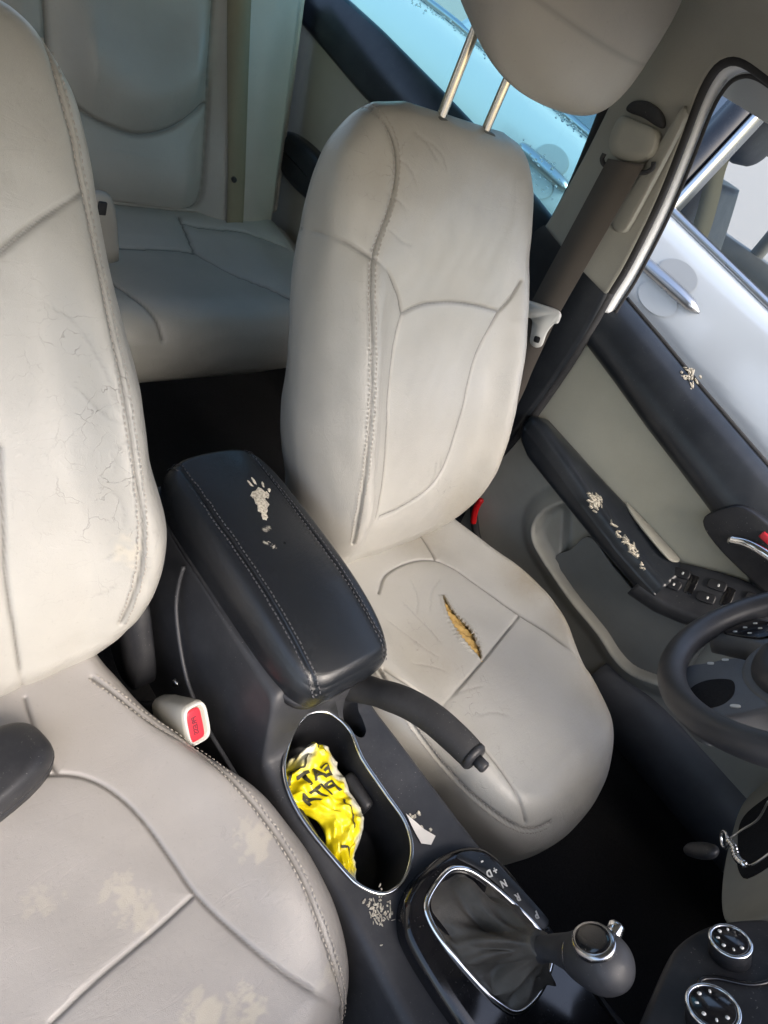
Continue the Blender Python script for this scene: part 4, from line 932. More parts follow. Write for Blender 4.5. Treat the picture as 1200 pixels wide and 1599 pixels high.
# black padded case on the passenger seat
cs = thing('glasses_case', 'black hard case lying on the passenger seat cushion against its back', 'case', (-.36, .335, .295))
q = superloop(.100, .040, 3.2, 80); a = math.radians(14); q = q @ np.array([[math.cos(a), math.sin(a)], [-math.sin(a), math.cos(a)]])
q = q + np.array([-.362, .322])
mesh('case_base', *g_prism(q, (0, 0, .290), (1, 0, 0), (0, 1, 0), .019, .004, 4), 'plastic_black', cs)
G = []
for k in range(10):
    f = k/9*np.pi/2; s = 1 - .28*(1 - math.cos(f)); G.append(np.column_stack([q.mean(0) + (q - q.mean(0))*(.985 - .30*(1 - math.cos(f))), np.full(80, .310 + .022*math.sin(f))]))
mesh('case_top', *g_grid(np.array(G), True, True, True), 'plastic_black', cs)

# ------------------------------------------------------------------ driver's door
def zl(y): return np.interp(y, [-.60, -.2, .005, .058, .145, .223, .312, .408, .495, .53], [.36, .445, .513, .534, .561, .576, .592, .613, .630, .637])
def zs(y): return np.interp(y, [-.60, .133, .193, .29, .411, .525, .56], [.545, .660, .669, .684, .705, .723, .729])
door = thing('door_panel', 'closed front door panel with dark armrest, window switches and olive cloth insert', 'car door', (.70, .0, .10))
ys = np.linspace(.507, -.58, 120)
G = []
for y in ys:
    a, b = zl(y), zs(y); h = b - a
    G.append(smooth([(.712, y, a - .004), (.698, y, a + .004), (.690, y, a + .014), (.688, y, a + .34*h), (.697, y, a + .62*h), (.718, y, a + .86*h), (.742, y, b - .001), (.756, y, b - .002), (.762, y, b - .02)], 40))
G = np.array(G)
ut = mesh('upper_trim', *g_grid(G, False), 'plastic_navy', door)
# weather strip with a stitched edge at the glass slot
P = np.array([(.7555, y, zs(y) + .001) for y in ys]); mesh('glass_seal', *g_tube(P, .0042, 8), 'rubber', door)
G = np.array([[(.764, y, zs(y) - .004), (.772, y, zs(y) - .006), (.772, y, zs(y) - .35), (.764, y, .1)] for y in ys])
mesh('outer_skin', *g_grid(G), 'car_paint', door)
# cloth insert
def zar(y): return np.interp(y, [-.60, -.013, .032, .075, .133, .253, .338, .412, .47, .494], [.55, .528, .507, .480, .440, .452, .457, .462, .462, .448])
G = np.array([[(.7035 + .004*math.sin(np.pi*k/13), y, zar(y) - .02 + (zl(y) + .004 - zar(y) + .02)*k/13) for k in range(14)] for y in np.linspace(.503, -.4, 90)])
mesh('cloth_insert', *g_grid(G), 'insert_cloth', door)
# armrest: a padded bar that juts into the cabin
def zr(y): return np.interp(y, [.08, .09, .192, .276, .379, .449, .49], [.430, .430, .436, .448, .469, .480, .474])
def zt(y): return np.interp(y, [.08, .10, .253, .338, .412, .47, .494], [.452, .455, .462, .466, .471, .475, .466])
def zb(y): return np.interp(y, [.08, .141, .252, .366, .437, .467, .49], [.390, .391, .399, .411, .420, .434, .446])
G = []
for y in np.concatenate([np.linspace(.492, .468, 10), np.linspace(.463, .094, 60)]):
    k = math.sqrt(max(1 - ((y - .463)/.030)**2, .0)) if y > .463 else 1.0
    k = max(k, .05); a, b, c = zt(y), zr(y), zb(y); zc = (b + c)/2
    sec = [(.707, a - .002), (.692, a + .003), (.674, (a + b)/2 + .006), (.661, b + .0062), (.6525, b + .0042), (.6475, b + .0012), (.6445, b - .004), (.6425, b - .011), (.6408, b - .020), (.640, (b + c)/2), (.642, c + .006), (.650, c - .004), (.668, c - .008), (.707, c - .004)]
    q = smooth(sec, 80); q = np.array([[.707 - (.707 - p)*(.30 + .70*k), zc + (r - zc)*k] for p, r in q])
    G.append(np.column_stack([q[:, 0], np.full(len(q), y), q[:, 1]]))
G = np.array(G); ar = mesh('armrest', *g_grid(G, False, False, True), 'plastic_navy', door)
# pull pocket beside the armrest
PC = smooth([(.698, .250), (.684, .225), (.674, .180), (.670, .135), (.676, .118), (.700, .116), (.704, .17), (.704, .225)], 50, True)
pv, pf = g_prism(PC, (0, 0, 0), (1, 0, 0), (0, 1, 0), .003, .001)
pv = np.array(pv); pv[:, 2] += np.array([zt(y) for y in pv[:, 1]]) + .003
mesh('pull_pocket', pv, pf, 'plastic_olive', door)
# switch panel that climbs towards the front
def zu(y): return np.interp(y, [-.25, -.013, .032, .075, .133, .15], [.60, .530, .508, .481, .440, .430])
def zlo(y): return np.interp(y, [-.25, -.02, .011, .037, .075, .122, .15], [.56, .470, .452, .435, .415, .402, .398])
G = []
for y in np.linspace(.128, -.26, 60):
    a, b = zu(y), zlo(y)
    G.append(smooth([(.706, y, a - .006), (.698, y, a + .001), (.690, y, a - .001), (.652, y, b + .006), (.643, y, b + .001), (.639, y, b - .008), (.644, y, b - .028), (.660, y, b - .040), (.706, y, b - .045)], 44))
sp = mesh('switch_panel', *g_grid(np.array(G), False, True, True), 'plastic_grey', door)
def on_panel(y, t, lift=0.0):
    a, b = zu(y), zlo(y); p = np.array([.690 - .038*t, y, a - .001 + (b + .007 - a)*t]); return p
def panel_frame(y, t):
    p = on_panel(y, t); ty = on_panel(y - .004, t) - p; tt = on_panel(y, t + .05) - p
    fx = unit(ty); fy = unit(tt - fx*(tt @ fx)); n = np.cross(fx, fy)
    if n[2] < 0: n = -n
    return p, fx, np.cross(n, fx), n
for (y, t, w, h, kind) in ((.094, .26, .0150, .0088, 'w'), (.090, .66, .0150, .0088, 'w'), (.043, .26, .0150, .0088, 'w'), (.039, .66, .0150, .0088, 'w'), (-.004, .24, .0095, .0075, 'l'), (-.008, .66, .0105, .0085, 'c')):
    p, fx, fy, n = panel_frame(y, t)
    o2 = superloop(w, h, 4.5, 36)
    s_ = mesh('window_switch' if kind == 'w' else 'lock_button', *g_prism(o2, p - n*.002, fx, fy, .0068, .002, 4), {'w': 'plastic_black', 'l': 'plastic_black', 'c': 'chrome_dull'}[kind], sp)
    mesh('switch_mark', *g_prism(superloop(.0018, .0026, 4, 16), p + n*.0046 + fx*.003, fx, fy, .0004), 'print_white', s_)
    if kind == 'w' and t < .5:
        p2, fx, fy, n = panel_frame(y - .0240, .46)
        mesh('switch_recess', *g_prism(superloop(.0078, .0175, 6, 36), p2 - n*.001, fx, fy, .0017, .0004), 'gloss_black', sp)
# lower panel with the scooped map pocket
RIM = smooth([(.300, .440), (.330, .395), (.349, .345), (.343, .303), (.318, .279), (.270, .266), (.188, .252), (.110, .247), (.062, .237), (.020, .240), (-.028, .272), (-.09, .32)], 160)
poly = np.vstack([RIM, [(-.09, .60), (.30, .60)]])
def inside(P, poly):
    x, y = P[:, 0], P[:, 1]; c = np.zeros(len(P), bool); j = len(poly) - 1
    for i in range(len(poly)):
        xi, yi = poly[i]; xj, yj = poly[j]
        hit = ((yi > y) != (yj > y)) & (x < (xj - xi)*(y - yi)/(yj - yi + 1e-12) + xi); c ^= hit; j = i
    return c
gy = np.linspace(.500, -.56, 260); gz = np.linspace(.095, .455, 110)
Y, Z = np.meshgrid(gy, gz, indexing='ij'); P2 = np.stack([Y.ravel(), Z.ravel()], 1)
d = np.concatenate([np.sqrt(((P2[k:k+2000][:, None] - RIM[None])**2).sum(-1).min(1)) for k in range(0, len(P2), 2000)])
ins = inside(P2, poly); sd = np.where(ins, d, -d)
line = (P2[:, 0] - .262)*.80 + (P2[:, 1] - .285)*(-.60)        # front of this line the pocket drops deeper
X = .690 - .022*sstep(-.045, -.003, sd) - .005*np.exp(-(sd/.0045)**2) + .022*sstep(.0, .016, sd) + .026*ins*sstep(.003, -.003, line)*sstep(.006, .012, sd)
X += .012*sstep(.16, .10, P2[:, 1]) - .006*sstep(.48, .50, P2[:, 0])*0
lowp = mesh('lower_panel', np.column_stack([X, P2[:, 0], P2[:, 1]]), grid_faces(260, 110)[:, ::-1], 'plastic_olive', door)
MP = smooth([(0.271, 0.276), (0.262, 0.318), (0.252, 0.369), (0.181, 0.361), (0.112, 0.358), (0.048, 0.374), (-0.007, 0.41), (-0.041, 0.294), (-0.014, 0.254), (0.028, 0.236), (0.07, 0.238), (0.123, 0.246), (0.196, 0.258)], 90, True)
pv, pf = g_prism(MP, (0, 0, 0), (0, 1, 0), (0, 0, 1), .004, .0015, 3, .004)
pv = np.array(pv); pv[:, 0] = .6905 - pv[:, 0]
mesh('map_pocket', pv, [f[::-1] for f in pf], 'plastic_greige', door)  # darker plastic paints the shade inside the pocket
# dark scuff strip along the foot of the door
G = np.array([[(.694, y, .20 + .03*sstep(.1, -.1, y)), (.676, y, .195 + .03*sstep(.1, -.1, y)), (.672, y, .15), (.680, y, .085), (.72, y, .07)] for y in np.linspace(.06, -.56, 40)])
mesh('scuff_trim', *g_grid(G, False, True, True), 'wheel_plastic', door)
# red reflector on the rear edge
rr = smooth([(.675, .469, .252), (.674, .468, .235), (.673, .462, .215), (.673, .450, .192)], 20)
mesh('edge_reflector', *g_tube(rr, [.004] + [.0068]*18 + [.004], 12, sx=1.0), 'red_reflector', door)
# inner door release
mesh('handle_bezel', *g_prism(smooth([(.135, .545), (.130, .585), (.105, .612), (.04, .618), (-.03, .60), (-.06, .56), (-.03, .53), (.08, .53)], 60, True), (.686, 0, 0), (0, 1, 0), (0, 0, 1), .006, .003, 3, .014) if False else g_prism(smooth([(-.135, .548), (-.128, .588), (-.105, .612), (-.04, .616), (.03, .60), (.06, .56), (.03, .535), (-.08, .532)], 60, True), (.687, 0, 0), (0, -1, 0), (0, 0, 1), .008, .004, 3, .014), 'plastic_black', door)
hl = smooth([(.674, .085, .560), (.668, .06, .578), (.664, .02, .588), (.668, -.02, .585)], 24); mesh('door_release', *g_tube(hl, .008, 14), 'chrome', door)
v, f = g_box((.678, .052, .600), (.008, .020, .012), .002); mesh('lock_flag', v, f, 'red_plastic', door)
# flaking trim
def chip_field(c, u, v, n, su, sv, seed, a=(.0025, .007), b=(.0006, .0020)):
    g = np.random.default_rng(seed); u = unit(u); nn = unit(np.cross(u, v)); v = np.cross(nn, u); out = []
    for k in range(n):
        p = np.array(c) + u*g.normal()*su + v*g.normal()*sv; q = g.uniform(-.9, .9)
        out.append((p, u*math.cos(q) + v*math.sin(q), -u*math.sin(q) + v*math.cos(q), g.uniform(*a), g.uniform(*b)))
    return out
flake_patch('peeling_trim', chip_field((.648, .283, .452), (.05, -1, -.2), (1, .0, .3), 40, .008, .006, 3), 'flake', ar, 'curling pale flakes peeling off the armrest edge', 3, .0016)
flake_patch('peeling_trim', chip_field((.646, .182, .438), (.05, -1, -.2), (1, .0, .3), 46, .018, .004, 4), 'flake', ar, 'curling pale flakes peeling off the armrest edge', 4, .0016)
flake_patch('peeling_trim', chip_field((.742, .330, .695), (.0, -1, -.2), (1, 0, .9), 22, .014, .007, 6, (.002, .006), (.0007, .0018)), 'flake', ut, 'pale flaking patch on the top edge of the door', 6, .0006)
# ------------------------------------------------------------------ door pillar with its trims
pillar = thing('door_pillar', 'olive grey door pillar trim with belt guide and dark lower cover', 'car pillar', (.67, .6, .12))
OPEN = [(.509, .700), (.511, .732), (.513, .780), (.525, .875), (.541, .961), (.550, 1.014), (.547, 1.046), (.534, 1.063), (.510, 1.071), (.467, 1.069), (.40, 1.062), (.25, 1.04), (.0, .98), (-.25, .90)]
OUT = [(.690, .720), (.679, .755), (.677, .80), (.674, .88), (.672, .954), (.667, 1.02), (.66, 1.085), (.60, 1.112), (.53, 1.120), (.467, 1.121), (.40, 1.117), (.25, 1.10), (.0, 1.055), (-.25, .985)]
oa = smooth(OPEN, 130); ob_ = smooth(OUT, 130)
G = []
for i in range(130):
    row = []
    for k in range(28):
        u = k/27; p = oa[i]*(1 - u) + ob_[i]*u
        bulge = .014*math.sin(np.pi*u)**1.8 if i < 70 else .010*math.sin(np.pi*u)**1.8
        x = float(side_x(p[1])) - bulge
        if k == 0: row += [(x + .05, p[0] + .004, p[1]), (x + .012, p[0] + .002, p[1])]
        row.append((x, p[0], p[1]))
        if k == 27: row += [(x + .012, p[0] + .003, p[1]), (x + .05, p[0] + .006, p[1])]
    G.append(row)
up = mesh('upper_trim', *g_grid(np.array(G)), 'headliner_cloth', pillar)
# cover over the lower pillar
LF = smooth([(.4800, .135), (.492, .20), (.505, .26), (.508, .306), (.500, .398), (.497, .51), (.500, .62), (.508, .700), (.512, .728)], 80)
LB = smooth([(.74, .135), (.74, .20), (.735, .30), (.725, .40), (.71, .50), (.70, .60), (.692, .68), (.690, .73), (.680, .752)], 80)
G = []
for i in range(80):
    row = []
    for k in range(24):
        u = k/23; p = LF[i]*(1 - u) + LB[i]*u
        x = float(side_x(min(p[1], .74))) - .020*math.sin(np.pi*(.12 + .76*u))**.6 + .004
        if k == 0: row += [(x + .05, p[0] - .004, p[1]), (x + .010, p[0] - .003, p[1])]
        row.append((x, p[0], p[1]))
    G.append(row)
mesh('lower_cover', *g_grid(np.array(G)), 'plastic_navy', pillar)
# rubber seals down the opening and the bright painted frame behind
def side_curve(pts, off, dy=0.0, dz=0.0, n=150):
    q = smooth(pts, n); return np.array([(float(side_x(p[1])) + off, p[0] + dy, p[1] + dz) for p in q])
mesh('door_seal', *g_tube(side_curve(OPEN, .012, -.001, -.001), .0072, 12), 'rubber', pillar)
low_seal = smooth([(.684, .512, .73), (.690, .500, .62), (.692, .495, .51), (.693, .496, .40), (.694, .503, .31), (.693, .499, .245), (.690, .478, .212), (.689, .43, .165), (.688, .38, .142)], 90)
mesh('door_seal', *g_tube(low_seal, .0095, 12), 'rubber', pillar)
wf = side_curve(OPEN[:12], .030, -.008, -.004)
mesh('painted_frame', *g_strip(wf, np.tile(np.array((.95, -.30, 0))*.012, (150, 1)), .003, np.array((-.30, -.95, 0))), 'frame_white', door)
mesh('frame_gasket', *g_tube(side_curve(OPEN[:12], .040, -.0165, -.008), .0030, 8), 'rubber', door)
# slider panel and belt anchor cap
SPN = [(.548, .992), (.553, .985), (.566, .83), (.560, .816), (.540, .818), (.534, .836), (.538, .92), (.541, .985)]
def side_prism(out, lift, thick, bev):
    v, f = g_prism(smooth(out, 60, True), (0, 0, 0), (0, -1, 0), (0, 0, 1), thick, bev, 4, .01)
    v = np.array(v); v[:, 1] *= 1
    return v, f
def side_patch(name, out, lift, thick, mat, parent, bev=.004):
    """A raised cover that follows the pillar's curve; outline in (y, z)."""
    o2 = smooth(out, 60, True); c = o2.mean(0); rows = []
    for k, h in ((1.0, -.006), (1.0, thick*.4), (.97, thick*.8), (.93, thick), (.5, thick), (.02, thick)):
        q = c + (o2 - c)*k; rows.append([(float(side_x(z)) - lift - h, y, z) for y, z in q])
    return mesh(name, *g_grid(np.array(rows), True), mat, parent)
side_patch('slider_cover', [(.5485, .994), (.556, .985), (.569, .84), (.566, .822), (.552, .815), (.538, .822), (.536, .840), (.540, .92), (.543, .985)], .010, .006, 'headliner_cloth', pillar)
side_patch('anchor_cap', [(.632, .949), (.602, .955), (.571, .958), (.557, .940), (.562, .922), (.586, .905), (.615, .900), (.632, .910), (.637, .930)], .012, .016, 'plastic_olive', pillar)
side_patch('slot_shade', [(.633, .957), (.630, .970), (.608, .980), (.584, .980), (.568, .970), (.571, .962), (.602, .961)], .0145, .004, 'rubber', pillar)  # raised dark patch painted for the shadowed recess above the cap
# ------------------------------------------------------------------ driver's seat belt
belt = thing('seat_belt', 'taupe seat belt hanging from the pillar with white latch tongue', 'seat belt', (.63, .55, .2))
top = np.array([.612, .585, .905]); mid = np.array([.630, .571, .648]); bot = np.array([.655, .545, .42])
dirw = unit((.06, -.92, .33))
def ribbon(pts, hw, w, thick=.0012, nrm=(-1, 0, 0)):
    P = smooth(pts, 50); W = np.tile(np.array(w)*hw, (50, 1))
    return g_strip(P, W, thick, np.array(nrm, float))
mesh('webbing', *ribbon([tuple(top), (.619, .579, .80), (.626, .574, .70), tuple(mid)], .0295, dirw), 'webbing_taupe', belt)
mesh('webbing', *ribbon([(.632, .571, .645), (.640, .557, .55), (.645, .543, .47), (.65, .53, .30)], .0285, unit((.06, -.95, .28))), 'webbing_taupe', belt)
dr = smooth([tuple(top + dirw*a + np.array((.004, .33*b, .92*b))) for a, b in ((-.040, .006), (-.041, -.002), (-.034, -.009), (-.018, -.011), (.018, -.011), (.034, -.009), (.041, -.002), (.040, .006))], 60)
mesh('guide_ring', *g_tube(dr, .0036, 10), 'rubber', belt)
# latch tongue
TG = smooth([(-.034, .012), (0, .014), (.034, .012), (.040, .0), (.034, -.014), (.010, -.014), (.004, -.030), (.0, -.052), (-.012, -.058), (-.022, -.052), (-.024, -.03), (-.030, -.014), (-.040, .0)], 90, True)
ty_ = dirw; tz_ = unit(np.cross(dirw, (1, 0, 0)));
if tz_[2] < 0: tz_ = -tz_
pv, pf = g_prism(TG, mid + np.array((-.010, .0, 0)), -ty_, tz_, .004, .0015, 3, .004)
tong = mesh('tongue', pv, pf, 'tongue_white', belt)
hole = superloop(.006, .0055, 4, 24) + np.array([-.012, -.044])
mesh('tongue_hole', *g_prism(hole, mid + np.array((-.010, 0, 0)), -ty_, tz_, .0045, 0, 2, .0045), 'rubber', tong)
v, f = g_box((0, 0, 0), (.012, .078, .020), .005, 3); Mx = np.column_stack([np.array((1, 0, 0)), ty_, tz_]); v = v @ Mx.T + mid + np.array((-.008, 0, 0)); mesh('tongue_bar', v, f, 'tongue_white', tong)
# ------------------------------------------------------------------ rear door behind the pillar
rdoor = thing('door_panel', 'closed rear door panel with tinted glass and small dark armrest behind the pillar', 'car door', (.70, 1.2, .10))
def rzl(y): return np.interp(y, [.68, 1.269, 1.476, 1.606, 1.8], [.665, .717, .745, .759, .78])
def rzs(y): return np.interp(y, [.68, .711, .899, 1.071, 1.278, 1.412, 1.8], [.752, .758, .791, .811, .831, .839, .855])
ys = np.linspace(.672, 1.80, 80); G = []
for y in ys:
    a, b = rzl(y), rzs(y); h = b - a
    G.append(smooth([(.706, y, a - .004), (.690, y, a + .004), (.682, y, a + .014), (.684, y, a + .5*h), (.698, y, a + .8*h), (.716, y, b), (.728, y, b - .004), (.732, y, b - .03)], 30))
mesh('upper_trim', *g_grid(np.array(G), False), 'plastic_navy', rdoor)
G = np.array([[(.697 + .004*math.sin(np.pi*k/11), y, .10 + (rzl(y) + .002 - .10)*k/11) for k in range(12)] for y in ys]); mesh('cloth_insert', *g_grid(G), 'insert_cloth', rdoor)
pv, pf = g_prism(smooth([(1.20, .520), (1.26, .552), (1.34, .560), (1.42, .552), (1.47, .528), (1.455, .50), (1.40, .470), (1.30, .462), (1.22, .475)], 50, True), (.700, 0, 0), (0, 1, 0), (0, 0, 1), .045, .02, 5)
pv = np.array(pv); pv[:, 0] = 1.400 - pv[:, 0]; mesh('armrest', pv, [f[::-1] for f in pf], 'plastic_navy', rdoor)
G = np.array([[(.737, y, rzs(y) - .004), (.745, y, rzs(y) - .006), (.770, y, rzs(y) - .25), (.77, y, .1)] for y in ys]); mesh('outer_skin', *g_grid(G), 'car_paint', rdoor)
G = []
for y in np.linspace(.690, 1.70, 40):
    zt = np.interp(y, [.69, 1.0, 1.3, 1.55, 1.70], [1.075, 1.08, 1.05, .96, .87]); row = []
    for k in range(16):
        z = rzs(y) - .01 + (max(zt, rzs(y)) - rzs(y) + .01)*k/15; row.append((.724 - .095*sstep(.75, 1.10, z) , y, z))
    G.append(row)
G = np.array(G); glass = mesh('window_glass', *g_grid(G), 'glass_tinted', rdoor)
# front edge frame of that door
fr = np.array([(.712 - .09*sstep(.75, 1.10, z), .690, z) for z in np.linspace(.60, 1.08, 30)]); mesh('window_frame', *g_tube(fr, .011, 10), 'rubber', rdoor)
g_ = np.random.default_rng(12)
RL = np.array([(0.69, 1.211, 0.906), (0.69, 1.098, 0.914), (0.69, 0.98, 0.906), (0.69, 0.872, 0.9), (0.69, 0.769, 0.894), (0.69, 0.713, 0.892)])
items = []
for k in range(170):
    u = g_.uniform(0, 1); y = np.interp(u, np.linspace(0, 1, len(RL)), RL[:, 1]) + g_.normal()*.006; z = np.interp(u, np.linspace(0, 1, len(RL)), RL[:, 2]) + g_.normal()*.0035
    if k > 120: y, z = g_.uniform(.72, .84), g_.uniform(.775, .83)
    x = .724 - .095*float(sstep(.75, 1.10, z)) - .0005; r = g_.uniform(.0008, .0030)
    P = np.array([[(x - r*.6*math.cos(t), y + r*math.sin(t)*math.cos(a)*1.3, z + r*math.sin(t)*math.sin(a)) for a in np.linspace(0, 2*np.pi, 7, endpoint=False)] for t in (.1, .8, 1.57)])
    items.append(g_grid(P, True, True))
mesh('glass_droplets', *join_geo(items), 'water_drop', glass, kind='stuff')

# ------------------------------------------------------------------ rear bench
bench = thing('rear_seat', 'light grey leather rear bench seen in the gap between the front seats', 'back seat', (.0, 1.2, .05))
def rear_y(x, z):
    """Front face of the rear seat back before seams."""
    y = 1.300 + .30*(z - .38)
    u = np.abs(x)
    y = y - .030*sstep(.40, .47, u)*sstep(.64, .52, u)*1.0 + .05*sstep(.60, .66, u)
    arc = .521 + .75*np.abs(u - .258)**2/.12*.6
    y = y - .030*np.exp(-((z - arc - .075)/.075)**2)*sstep(.12, .18, u)*sstep(.43, .37, u)
    y = y - .018*np.exp(-((z - .45)/.06)**2)*sstep(.09, .15, u)*sstep(.42, .36, u)
    y = y + .05*sstep(.40, .36, z)**2
    return y
gx = np.linspace(-.66, .66, 440); gz = np.linspace(.335, .86, 210)
X, Z = np.meshgrid(gx, gz, indexing='ij'); G = np.stack([X, rear_y(X, Z), Z], -1)
def on_back(pts): return np.array([(x, float(rear_y(np.array(x), np.array(z))), z) for x, z in pts])
sm_list = []
for s in (1, -1):
    sm_list += [on_back([(s*x, z) for x, z in smooth([(.100, .86), (.102, .70), (.106, .60), (.108, .42), (.125, .395)], 40)]),
                on_back([(s*x, z) for x, z in smooth([(.408, .86), (.412, .70), (.414, .58), (.416, .46), (.412, .415), (.395, .395), (.34, .388), (.125, .392)], 60)]),
                on_back([(s*x, z) for x, z in smooth([(.108, .572), (.150, .541), (.20, .524), (.263, .518), (.33, .535), (.385, .567), (.413, .592)], 40)])]
N = grid_normals(G)
if N[..., 1].mean() > 0: N = -N
V = G.reshape(-1, 3); Nf = N.reshape(-1, 3); dmin = np.ones(len(V))
for L in sm_list: dmin = np.minimum(dmin, dist_poly(V, smooth(L, 260)))
V = V + Nf*(-.006*np.exp(-(dmin/.004)**2) - .008*np.exp(-(dmin/.02)**1.4))[:, None]
z0 = np.zeros(len(V))
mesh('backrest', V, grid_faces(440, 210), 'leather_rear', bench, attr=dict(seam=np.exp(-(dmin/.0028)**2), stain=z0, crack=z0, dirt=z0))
# cushion
prof = smooth([(1.40, .33), (1.345, .375), (1.30, .386), (1.24, .378), (1.19, .368), (1.12, .366), (1.05, .372), (1.00, .376), (.965, .366), (.942, .338), (.934, .305), (.936, .268), (.950, .235), (.985, .205), (1.06, .18)], 240)
gx = np.linspace(-.66, .66, 420); G = np.zeros((420, 240, 3))
for i, x in enumerate(gx):
    u = abs(x); G[i, :, 0] = x; G[i, :, 1] = prof[:, 0]; G[i, :, 2] = prof[:, 1] + .022*sstep(.38, .50, u)*sstep(.66, .58, u)*np.exp(-((prof[:, 0] - 1.15)/.16)**2) - .02*sstep(.60, .66, u) - .012*np.exp(-(u/.07)**2)*(prof[:, 1] > .3)
def on_cush(pts):
    out = []
    F_ = G.reshape(-1, 3)[:, :2]
    for x, y in pts:
        i = np.argmin(np.abs(gx - x)); k = np.argmin(np.abs(G[i, :, 1] - y) + np.where(G[i, :, 2] < .30, 1, 0)); out.append(G[i, k])
    return np.array(out)
sm_list = []
for s in (1, -1):
    for L in ([(.10, 1.185), (.20, 1.186), (.30, 1.188), (.345, 1.182)], [(.345, 1.182), (.385, 1.125), (.425, 1.06), (.47, .99), (.49, .95)], [(.345, 1.182), (.352, 1.23), (.36, 1.29)], [(.355, 1.27), (.44, 1.25), (.53, 1.22), (.62, 1.17)], [(.10, 1.18), (.12, 1.05), (.15, .965), (.160, .94)]):
        sm_list.append(on_cush([(s*a, b) for a, b in smooth(L, 30)]))

N = grid_normals(G)
if N[..., 2].mean() < 0: N = -N
V = G.reshape(-1, 3); Nf = N.reshape(-1, 3); dmin = np.ones(len(V))
for L in sm_list: dmin = np.minimum(dmin, dist_poly(V, smooth(L, 240)))
V = V + Nf*(-.004*np.exp(-(dmin/.0035)**2) - .004*np.exp(-(dmin/.018)**1.4))[:, None]
z0 = np.zeros(len(V))
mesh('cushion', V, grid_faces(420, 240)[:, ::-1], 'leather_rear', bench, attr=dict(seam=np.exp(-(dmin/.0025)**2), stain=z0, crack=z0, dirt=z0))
# rear belt lying over the side bolster
rb = thing('seat_belt', 'olive seat belt lying flat down the side of the rear bench', 'seat belt', (.44, 1.28, .38))
rows = []
for z in np.linspace(.86, .375, 60):
    xc_ = np.interp(z, [.375, .48, .58, .68, .79, .86], [.487, .478, .468, .458, .448, .442])
    hw = .021
    y = [float(rear_y(np.array(xc_ + s*hw), np.array(z))) - .0075 for s in (-1, -.3, .3, 1)]
    rows.append([(xc_ - hw, y[0], z), (xc_ - hw*.3, min(y) , z), (xc_ + hw*.3, min(y), z), (xc_ + hw, y[3], z), (xc_ + hw, y[3] + .0015, z), (xc_ - hw, y[0] + .0015, z)])
mesh('webbing', *g_grid(np.array(rows), True, True, True), 'webbing_rear', rb)
z = .478; xx = .470; yy = float(rear_y(np.array(xx), np.array(z))) - .010
mesh('stop_button', *g_tube(np.array([(xx, yy + .004, z), (xx, yy - .002, z), (xx, yy - .003, z)]), [.0058, .0058, .004], 16), 'rubber', rb)
# middle belt buckle stalk standing on the bench
mb = thing('belt_buckle', 'pale grey belt buckle standing up from the rear bench', 'seat belt buckle', (.122, 1.115, .38))
L = []
for s, a, b in ((0, .026, .016), (.03, .028, .017), (.07, .028, .017), (.105, .026, .016), (.125, .020, .012), (.131, .008, .005)):
    q = superloop(a, b, 3.0, 50); L.append(np.array((.122, 1.115, .385)) + s*np.array((-.26, -.12, .96)) + q[:, :1]*np.array((.95, .25, 0)) + q[:, 1:]*np.array((-.25, .95, .1)))
mesh('housing', *g_grid(np.array(L), True, True, True), 'plastic_beige', mb)
v, f = g_box((.089, 1.083, .492), (.014, .006, .022), .002); mesh('tongue_slot', v, f, 'rubber', mb)
# ------------------------------------------------------------------ steering wheel
wheel = thing('steering_wheel', 'dark grey leather steering wheel with thumb buttons', 'steering wheel', (.380, -.097, .665))
wc = np.array([.380, -.097, .665]); tau, psi = .66, -.16
wn_ = np.array([math.sin(psi)*math.cos(tau), math.cos(psi)*math.cos(tau), math.sin(tau)])
wa = unit(np.cross((0, 0, 1.0), wn_)); wb = np.cross(wn_, wa)                 # wa = driver's left-to-right, wb = up the wheel
def wp(a, b, h=0.0): return wc + a*wa + b*wb + h*wn_
th = np.linspace(0, 2*np.pi, 160, endpoint=False)
R0 = .178
rimp = np.array([wp(R0*math.cos(a), R0*math.sin(a)*.985, .004) for a in th])
rr_ = .0165 + .0030*np.maximum(0, np.cos((th - .3)*1.0))**8 + .003*np.maximum(0, np.cos(th - np.pi + .3))**8
mesh('rim', *g_tube(rimp, rr_, 22, closed=True), 'wheel_leather', wheel)
def wprism(o2, h, depth, bev, mat, name, parent, back=.01, seg=4): return mesh(name, *g_prism(np.array(o2), wp(0, 0, h), wa, wb, depth, bev, seg, back), mat, parent)
for s in (-1, 1):
    up_o = smooth([(s*.070, .045), (s*.110, .038), (s*.178, .045), (s*.180, .0), (s*.174, -.030), (s*.120, -.018), (s*.075, -.020)], 60, True)
    wprism(up_o, -.020, .016, .006, 'wheel_plastic', 'spoke', wheel, .014)
# lower spokes: the one nearer the console is pierced, the other carries the thumb buttons
lo_o = smooth([(.0, -.085), (-.020, -.112), (-.006, -.140), (.010, -.166), (.060, -.166), (.105, -.142), (.124, -.118), (.112, -.098), (.095, -.070), (.075, -.060)], 90, True)
lsp = wprism(lo_o, -.022, .018, .006, 'wheel_plastic', 'spoke', wheel, .012)
ho = smooth([(.036, -.106), (.040, -.132), (.062, -.146), (.090, -.136), (.098, -.120), (.086, -.104), (.062, -.098)], 60, True)
wprism(ho, -.0045, .0012, .0005, 'carpet', 'spoke_opening', lsp, .003)
for (a, b) in ((.0, -.136), (-.010, -.121)): wprism(superloop(.0022, .0040, 3, 16) + np.array([a, b]), -.004, .0014, .0004, 'print_white', 'spoke_mark', lsp, .001)
wprism(superloop(.0030, .0055, 2.5, 20) + np.array([.090, -.092]), -.004, .0014, .0004, 'print_white', 'spoke_mark', lsp, .001)
